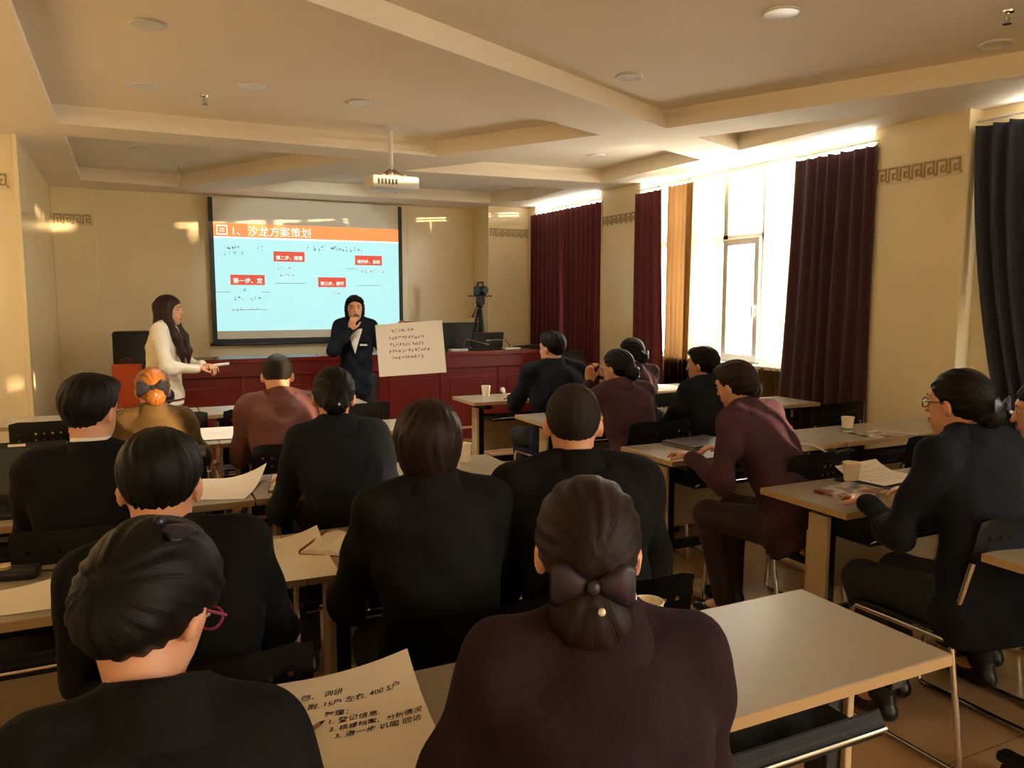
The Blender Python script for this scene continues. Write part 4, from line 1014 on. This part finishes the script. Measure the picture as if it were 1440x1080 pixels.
# right block
seat('man in a dark suit in the front row beside the cup and microphone', (2.784, 5.06, 1.19), 'black chair under the front-row man in a dark suit', lean=4, sex='M', jacket=J_NAVY, hair='short', hrot=(-24, 2, 0), wide=1.08, facefeat=True)
seat('woman in aubergine resting her chin on her hand, glasses on', (2.715, 4.10, 1.125), 'black chair under the woman resting her chin', lean=20, jacket=J_PURP, hair='bun', hrot=(-24, 4, 0), glasses=GL_CLR, bow=((0, -.13, -.03), BW_DARK, .055, 0), facefeat=True, hands=[(-.10, .37, 1.03), (.12, .40, .80)], poles=[(-.8, .4, -1), (.9, -.3, -1)], hand_kw=[dict(d=(-.1, -.1, .9), n=(0, -1, .2), curl=1.0), None], h=.0085)
seat('dark-haired woman with a glittering bow, farthest right in the front row', (3.475, 5.06, 1.135), 'black chair under the woman with the glittering bow', lean=8, jacket=J_PURP, hair='bun', hrot=(-22, 2, 0), bow=((0, -.13, -.01), BW_DARK, .055, 0), facefeat=True)
seat('woman in a slate jacket with short tied hair against the bright window', (3.315, 4.02, 1.13), 'black chair under the woman against the bright window', lean=13, jacket=J_TEAL, hair='tied', hrot=(-24, 2, 0), facefeat=True)
seat('woman in an aubergine jacket leaning on her desk, sun on her back', (2.62, 2.93, 1.155), None, face=12, lean=30, jacket=J_PURP, hair='tied', hairm=M_HAIRB, hrot=(-2, 14, -6), facefeat=True, hands=[(-.22, .42, .80), (.1, .44, .80)], trousers=mat('aubergine trousers', srgb(44, 24, 32), .8), h=.0085)
seat('woman in navy with dark red glasses and a blue bow on her bun', (2.55, 1.75, 1.195), 'black chair with chrome legs under the woman in navy', cy=1.80, cx=.04, lean=10, jacket=J_NAVY, hair='bun', hrot=(-6, 4, 0), glasses=GL_RED, bow=((0, -.15, .0), BW_NAVY, .05, 0), facefeat=True, wide=1.1, h=.0085, hands=[(-.12, .38, .80), (.2, .38, .80)])
seat('dark-haired woman in profile cut off by the right edge of the picture', (3.13, 1.80, 1.13), 'black chair under the woman cut off by the right edge', cy=1.80, cx=.12, lean=16, jacket=J_NAVY, hair='bun', hrot=(-26, 12, 0), facefeat=True)
# standing
def face_to(dx, dy): return math.degrees(math.atan2(-dx, dy))
S1 = person('standing woman in a cream knit jumper with long brown hair, holding a rolled paper', (.303, 6.80, 1.46), face=face_to(.93, -.30), lean=3, jacket=J_WHITE, hair='long', hairm=M_HAIRL, hrot=(0, 2, 0), stand=True, slouch=.01, facefeat=True, hands=[(-.02, .30, 1.02), (.05, .27, 1.0)], poles=[(-1, -.6, -1), (1, -.6, -1)], hand_kw=[dict(d=(.5, .8, 0), n=(0, 0, -1), curl=.9), dict(d=(-.4, .9, 0), n=(0, 0, -1), curl=.9)], hemt=-.10, h=.0085, wide=.95)
S2 = person('standing presenter in a dark navy suit speaking into a microphone', (1.828, 6.96, 1.465), face=face_to(-.30, -.95), lean=1, jacket=J_NAVY, hair='parted', hrot=(-6, 0, 0), stand=True, slouch=.0, facefeat=True, collar=True, hands=[(-.40, .03, 1.235), (.03, .19, 1.285)], poles=[(-.6, -.3, -1), (.8, .1, -1)], hand_kw=[dict(d=(0, .15, .98), n=(0, 1, 0), curl=.75), dict(d=(-.25, .35, .9), n=(-.4, -.8, .1), curl=1.1)], hemt=-.12, h=.0085, wide=.88)

def shirt_front(P, z0=.24):
    root, H, HM, arms = P
    T = rx(-R(1)); hip = np.array([0, 0, .82]); a = np.array(FEM['a'])*.88; b_ = np.array(FEM['b']); t = np.array(FEM['t'])
    q = SDF(); q.loft(hip, T, t[3:-1], (a+.029)[3:-1], (b_+.029)[3:-1])
    q.func(lambda X, Y, Z: np.minimum(np.minimum((Z-.82-z0)*.30-np.abs(X), Y-.03)+0*X, .82+.47-Z+0*X), (-.3, -.3, .9), (.3, .3, 1.5), k=.002)
    link('shirt_front', q.mesh('shirt_front', M_COLLAR, .006), root)
shirt_front(S2)
MB().box((-.032, 0, 0), (.032, .006, .016), c=.001).build('name_badge', M_WHITE, S2[0], loc=(-.075, .13, 1.135))

# ---- what the standing people hold
def wpt(P, p): return Matrix.Translation(P[0].location) @ Matrix.Rotation(P[0].rotation_euler.z, 4, 'Z') @ Vector(p)
w1 = wpt(S2, S2[3][1][2]); mh = wpt(S2, S2[1]((.0, .125, -.085)))
mic = thing('handheld_microphone', 'black handheld microphone at the presenter\'s mouth', 'microphone', w1)
dv = (mh-Vector(w1)); dn = dv.normalized()
MB().tube([dn*-.05, dn*.10], [.011, .015], 12).build('handle', M_BLACK, mic); MB().ball(dn*.125, .024, 14, 9).build('grille', mat('mic mesh', srgb(90, 90, 92), .4, metal=.7), mic, smooth=True)
rp = thing('rolled_paper', 'white rolled paper in the hands of the woman in white', 'paper', wpt(S1, (.0, .36, 1.02)), S1[0].rotation_euler.z)
MB().tube([(.02, -.12, -.015), (.0, .14, .012)], .012, 12).build('paper_roll', M_PAPER, rp)
nk = MB().tube([S1[1]((0, -.02, 0))*0+np.array(S1[1]((0, 0, 0)))+np.array([.075*math.sin(q), .04+.075*math.cos(q)*(1.0), -.155-.075*max(0, math.cos(q))]) for q in np.linspace(-2.0, 2.0, 20)], .0035, 6)
nk.build('necklace', M_BLACK, S1[0])
st = SDF(); st.loft(np.array([0, 0, .82]), rx(-R(3)), [-.065, -.05], [.195, .195], [.148, .148], k=.004); link('maroon_stripe', st.mesh('maroon_stripe', mat('maroon knit', srgb(96, 30, 36), .8), .007), S1[0])

# ---- paper builder
def sheet(name, label, x, y, wd, ht, rz, z=.7535, curl=0., curlx=0., m=None, cat='paper', group=None, n=10):
    t = thing(name, label, cat, (x, y, z), R(rz), group)
    vs = []; fs = []
    for s in (0, 1):
        for j in range(n+1):
            for i in range(n+1):
                u, v = i/n-.5, j/n-.5; zz = .0006*s+curl*max(0, v-.05)**2*4+curlx*max(0, u+v-.25)**2*2
                vs.append((u*wd, v*ht, zz))
    N = (n+1)**2
    for s in (0, 1):
        for j in range(n):
            for i in range(n): q = (s*N+j*(n+1)+i, s*N+j*(n+1)+i+1, s*N+(j+1)*(n+1)+i+1, s*N+(j+1)*(n+1)+i); fs.append(q if s else q[::-1])
    ring = [i for i in range(n+1)]+[j*(n+1)+n for j in range(1, n+1)]+[n*(n+1)+i for i in range(n-1, -1, -1)]+[j*(n+1) for j in range(n-1, 0, -1)]
    for a, b in zip(ring, ring[1:]+ring[:1]): fs.append((a, b, N+b, N+a))
    MB().add(vs, fs).build('sheet', m or M_PAPER, t, smooth='auto')
    def surf(u, v): return (u*wd, v*ht, .0016+curl*max(0, v-.05)**2*4+curlx*max(0, u+v-.25)**2*2)
    return t, surf
def write(t, surf, lines, wd, ht, m=None):
    """handwriting: (text, u, v, size, slope)"""
    for body, u, v, size, sl in lines:
        vs, fs = text_mesh(body, size, .25, .0002); b = MB()
        b.add([surf(u+(x)/wd, v+(y+x*sl+.0012*math.sin(x*260))/ht) for x, y, z in vs], fs)
        b.build('handwriting', m or M_INK, t)
def scribble(t, surf, u0, v0, u1, rows, gap, wd, ht, m=None, hgt=.008, seed=1, slope=0.):
    r_ = random.Random(seed)
    for k in range(rows):
        b = MB(); u = u0+r_.uniform(0, .03); v = v0-k*gap
        ue = u1-r_.uniform(0, .25)*(u1-u0)
        while u < ue:
            for q in range(3):
                du = r_.uniform(-.3, .5)*hgt/wd; dv_ = r_.uniform(-.5, .5)*hgt/ht; w_ = r_.uniform(.3, .9)*hgt/wd
                a = Vector(surf(u+du, v+dv_+slope*(u-u0))); c = Vector(surf(u+du+w_, v+dv_+slope*(u-u0)+r_.uniform(-.3, .4)*hgt/ht)); n_ = Vector((-(c-a).y, (c-a).x, 0)).normalized()*.0007
                b.add([a-n_, c-n_, c+n_, a+n_], [(0, 1, 2, 3)])
            u += hgt*1.25/wd
        b.build('handwritten_line', m or M_INK, t)

# flip sheet held by the presenter: stands upright, slightly bowed
c00, c10, c11, c01 = Vector((1.99, 6.78, .86)), Vector((2.53, 6.53, .90)), Vector((2.51, 6.58, 1.362)), Vector((1.975, 6.83, 1.318))
fs_ = thing('flip_sheet', 'large white handwritten sheet held up beside the presenter', 'poster', c00)
ex = (c10-c00); ez_ = (c01-c00); nn_ = ex.cross(ez_).normalized()
def fsurf(u, v, lift=0.): 
    p = ex*u+ez_*v+(c11-c10-c01+c00)*(u*v)
    return p+nn_*(.02*math.sin(PI*u)*(.4+.6*v)+lift)
n = 14; vs = []; fs = []
for s in (0, 1):
    for j in range(n+1):
        for i in range(n+1): vs.append(fsurf(i/n, j/n, s*.001))
N = (n+1)**2
for s in (0, 1):
    for j in range(n):
        for i in range(n): q = (s*N+j*(n+1)+i, s*N+j*(n+1)+i+1, s*N+(j+1)*(n+1)+i+1, s*N+(j+1)*(n+1)+i); fs.append(q if s else q[::-1])
MB().add(vs, fs).build('sheet', M_PAPER, fs_, smooth='auto')
rr = random.Random(11); M_FAINT = mat('marker ink', srgb(96, 84, 78), .7)
for k, (u0, u1, v) in enumerate([(.25, .55, .86), (.2, .72, .72), (.2, .70, .59), (.18, .8, .47), (.22, .66, .34)]):
    b = MB(); u = u0
    while u < u1:
        for q in range(4):
            a = fsurf(u+rr.uniform(-.01, .02), v+rr.uniform(-.035, .035), .0018); c = fsurf(u+rr.uniform(-.01, .035), v+rr.uniform(-.035, .035), .0018); dd = (c-a); pn = dd.cross(nn_).normalized()*.0022
            b.add([a-pn, c-pn, c+pn, a+pn], [(0, 1, 2, 3)])
        u += .048
    b.build('handwritten_line', M_FAINT, fs_)

# ---- papers on the desks
fp, fsf = sheet('paper_sheet', 'big white sheet of black handwriting in the foreground, between the two nearest women', .328, 1.345, .30, .40, -6, z=.768, curl=.02, curlx=.03)
write(fp, fsf, [('四、 调研', -.25, .33, .019, .04), ('附. 15户 左右. 400 5户', -.22, .25, .019, .06), ('整理：', -.13, .165, .019, .02), ('1. 登记信息.', -.12, .10, .019, .04), ('2. 核建档案、分析情况', -.12, .035, .0175, .05), ('3. 进一步 巩固 回访', -.10, -.03, .019, .06)], .30, .40)
pen = thing('pencil', 'short brown pencil lying on the foreground handwritten sheet', 'pencil', (.245, 1.36, .776), R(35))
MB().tube([(-.06, 0, 0), (.045, 0, 0)], .004, 6).build('barrel', mat('pencil wood', srgb(176, 130, 84), .5), pen); MB().tube([(.045, 0, 0), (.06, 0, 0)], [.004, .0006], 6).build('tip', M_INK, pen)
sheet('paper_sheet', 'blank cream paper hanging over the desk beside the bowed man in black', .435, 2.43, .20, .42, -3, curlx=.03)
sheet('paper_sheet', 'cream paper with a lifted far corner, left of the open red book', .33, 3.47, .28, .38, -22, curlx=.06)
a, f = sheet('paper_sheet', 'printed sheet on the desk right of the copper-haired woman', .43, 4.90, .28, .40, -4, z=.757, curl=.01); scribble(a, f, -.4, .38, .4, 8, .1, .28, .40, M_FAINT, .008, 3)
a, f = sheet('paper_sheet', 'white sheet on the desk at the left edge below the black gadget', -.30, 2.39, .34, .2, -2, curlx=.04)
sheet('paper_sheet', 'small white paper sheet right of the white sheet at the left edge', -.08, 2.39, .14, .2, 4, z=.755)
a, f = sheet('paper_sheet', 'white sheet under the elbow of the man with cropped hair', 1.06, 2.43, .2, .26, -28, z=.767); scribble(a, f, -.4, .35, .4, 6, .11, .2, .26, M_FAINT, .008, 5)
a, f = sheet('paper_sheet', 'written white sheet leaning on the folder before the woman in navy', 2.95, 2.36, .30, .24, 6, z=.772, curl=.05); scribble(a, f, -.42, .38, .42, 6, .13, .3, .24, M_FAINT, .01, 6)
a, f = sheet('paper_sheet', 'white papers on the front-row desk beside the handheld microphone', 2.98, 5.84, .30, .22, -15); scribble(a, f, -.4, .3, .4, 4, .15, .3, .22, M_FAINT, .008, 7)
sheet('paper_sheet', 'white sheet on the front-row desk right of the dark suited man', 3.3, 5.8, .21, .29, 8)

def book(name, label, x, y, wd, ht, th_, rz, cover, z=.7525, open_=False, cat='book', sheetrot=0):
    t = thing(name, label, cat, (x, y, z), R(rz))
    MB().box((-wd/2, -ht/2, 0), (wd/2, ht/2, .003)).box((-wd/2, -ht/2, .003), (-wd/2+.003, ht/2, th_-.003)).build('cover', cover, t)
    if open_:
        vs = []; fs = []; n = 12
        for i in range(n+1):
            u = i/n*2-1; zz = .003+th_*(1-abs(u))**.0*(.35+.65*math.sin(PI*min(1, abs(u)*1.0+.12)))*.9
            for s, q in ((-1, ht), (1, ht)): vs += [(u*wd*.48, s*ht*.48, .003), (u*wd*.48, s*ht*.48, zz)]
        for i in range(n):
            a, b = i*4, i*4+4
            fs += [(a+1, b+1, b+3, a+3), (a, a+2, b+2, b), (a, b, b+1, a+1), (a+2, a+3, b+3, b+2)]
        fs += [(0, 1, 3, 2), (n*4, n*4+2, n*4+3, n*4+1)]
        MB().add(vs, fs).build('pages', M_PAPER, t, smooth='auto')
    else:
        MB().box((-wd/2+.003, -ht/2+.003, .003), (wd/2-.004, ht/2-.003, th_-.003)).build('pages', M_PAPER, t)
        MB().box((-wd/2, -ht/2, th_-.003), (wd/2, ht/2, th_)).build('cover', cover, t)
    return t
M_REDB = mat('red cover', srgb(160, 64, 48), .5)
book('open_book', 'open book with red cover edges left of the woman with the pearl pin', .60, 3.44, .16, .3, .02, -12, M_REDB, open_=True)
book('open_book', 'open red-edged book at the elbow of the brown bob haircut', .57, 2.50, .14, .22, .018, -35, M_REDB, open_=True)
book('closed_book', 'red-brown book under the sheet of the man with cropped hair', 1.06, 2.44, .18, .26, .013, -28, M_REDB)
def mag_mat():
    m = bpy.data.materials.new('magazine cover'); m.use_nodes = True; nt = m.node_tree; b = nt.nodes['Principled BSDF']; b.inputs['Roughness'].default_value = .3
    tc = nt.nodes.new('ShaderNodeTexCoord'); v = nt.nodes.new('ShaderNodeTexNoise'); v.inputs['Scale'].default_value = 8; nt.links.new(tc.outputs['Object'], v.inputs['Vector'])
    r = nt.nodes.new('ShaderNodeValToRGB'); cr = r.color_ramp
    cr.elements[0].position = .38; cr.elements[0].color = srgb(38, 40, 84); cr.elements[1].position = .62; cr.elements[1].color = srgb(120, 30, 44)
    for p, c in ((.44, (150, 140, 140)), (.5, (212, 204, 196)), (.56, (190, 176, 150))): e = cr.elements.new(p); e.color = srgb(*c)
    nt.links.new(v.outputs[0], r.inputs[0]); nt.links.new(r.outputs[0], b.inputs['Base Color']); return m
M_MAG = mag_mat()
book('magazine', 'glossy magazine with a dark printed picture beside the paper cup', 2.665, 2.255, .26, .2, .013, 12, M_MAG)
book('booklet', 'booklet with a red printed cover beside the cup before the pillar', 3.92, 3.2, .2, .17, .006, -8, M_MAG)
t = book('folder', 'black folder under the written sheet before the woman in navy', 2.95, 2.33, .34, .26, .015, 6, M_LEATHER)
book('open_book', 'open white book on the desk right of the woman resting her chin', 3.08, 4.62, .34, .25, .03, -6, M_PAPER, open_=True)
book('open_book', 'white open papers on the front-row desk near the sheer curtain', 4.25, 5.76, .42, .28, .02, 4, M_PAPER, open_=True)

# ---- cups
def cup(label, x, y, band=None):
    t = thing('paper_cup', label, 'cup', (x, y, .7525), 0, 'paper cups on the desks')
    MB().lathe([(0, .004), (.025, .004), (.026, 0), (.0275, 0), (.0375, .09), (.0355, .09), (.0265, .006), (0, .006)], n=28).build('cup_wall', M_CUP, t, smooth='auto')
    MB().tube([(.0372*math.cos(q), .0372*math.sin(q), .0905) for q in np.linspace(0, 2*PI, 29)[:-1]], .0018, 6, closed=True).build('rim', M_CUP, t, smooth=True)
    if band:
        k = .0003; MB().lathe([(.0288+k, .012), (.0305+k, .026), (.0305+k+.0004, .026), (.0288+k+.0004, .012)], n=28).build('printed_band', band, t, smooth='auto')
M_PRINT = mat('blue green print', srgb(90, 150, 150), .5)
cup('paper cup on the sunlit desk end right of the brown bob haircut', 1.46, 3.54)
cup('paper cup on the front-row desk beside the microphone', 2.61, 5.85)
cup('paper cup next to the magazine on the right', 2.80, 2.385, None)
cup('paper cup with a blue-green printed band before the cream pillar', 3.87, 3.34, M_PRINT)
cup('paper cup peeking out behind the nearest woman\'s bun', 1.07, 1.47)
# ---- microphone lying on the front-row desk
mt = thing('handheld_microphone', 'white handheld microphone lying on the front-row desk', 'microphone', (2.83, 5.98, .775), R(70))
MB().tube([(-.09, 0, -.006), (.06, 0, 0)], [.011, .016], 12).build('handle', M_WHITE, mt); MB().ball((.085, 0, .001), .023, 14, 9).build('grille', mat('pale mic mesh', srgb(206, 196, 180), .4, metal=.3), mt, smooth=True)
# ---- laptops
M_SILV = mat('grey laptop shell', srgb(112, 108, 106), .35, metal=.5)
lp2 = thing('laptop', 'closed dark grey laptop before the sunlit woman', 'laptop', (2.80, 3.40, .7525), R(8))
MB().box((-.17, -.12, 0), (.17, .12, .013), c=.004).build('laptop_base', M_SILV, lp2); MB().box((-.17, -.12, .0135), (.17, .12, .022), c=.003).build('laptop_lid', mat('laptop lid brown', srgb(70, 58, 54), .3), lp2)
lp3 = thing('laptop', 'open black laptop with a grey reflecting screen at the left edge', 'laptop', (-.42, 3.42, .7525), R(-4))
MB().box((-.17, -.11, 0), (.17, .11, .018), c=.004).build('laptop_base', M_BLACK, lp3)
ld = MB().box((-.17, 0, 0), (.17, .012, .23), c=.008).xf(Matrix.Translation((0, .1, .018)) @ Matrix.Rotation(R(-14), 4, 'X')).build('laptop_lid', M_BLACK, lp3, smooth='auto')
MB().box((-.14, -.001, .03), (.14, .001, .205)).xf(Matrix.Translation((0, .1, .018)) @ Matrix.Rotation(R(-14), 4, 'X')).build('laptop_screen', mat('dark screen', srgb(46, 56, 58), .08), ld)
MB().box((-.03, -.0015, .212), (.03, .001, .222)).xf(Matrix.Translation((0, .1, .018)) @ Matrix.Rotation(R(-14), 4, 'X')).build('screen_badge', M_CHROME, ld)
# ---- black gadget at the left edge
gd = thing('compact_camera', 'black compact camera with a pale lens on the left-edge desk', 'camera', (-.33, 2.60, .7525), R(-10))
MB().box((-.07, -.035, 0), (.07, .035, .032), c=.012).build('camera_body', M_BLACK, gd, smooth='auto')
MB().lathe([(0, 0), (.02, 0), (.02, .008), (0, .008)], n=18).xf(Matrix.Translation((-.02, -.006, .032))).build('camera_lens', mat('pale lens', srgb(190, 160, 110), .2), gd)
MB().tube([(.07, .0, .015), (.12, .02, .006), (.16, .05, .004), (.18, .08, .004)], .004, 6).build('cord', M_BLACK, gd)
# ---- loose cable from the third-row right desk
cbl = tag(MB().tube([(3.1, 3.3, .757), (3.25, 3.2, .758), (3.32, 3.1, .760), (3.35, 3.06, .74), (3.38, 2.98, .70), (3.45, 2.96, .68), (3.5, 3.0, .64)], .0035, 8).build('power_cable', M_WHITE, None, smooth=True), 'thin pale cable drooping off the desk right of the sunlit woman', 'cable')
cbl2 = tag(MB().tube([(4.02, 3.28, .757), (4.1, 3.16, .758), (4.13, 3.07, .76), (4.135, 3.05, .72), (4.14, 3.06, .62)], .0035, 8).build('power_cable', M_WHITE, None, smooth=True), 'thin white cable hanging off the desk behind the woman in navy', 'cable')
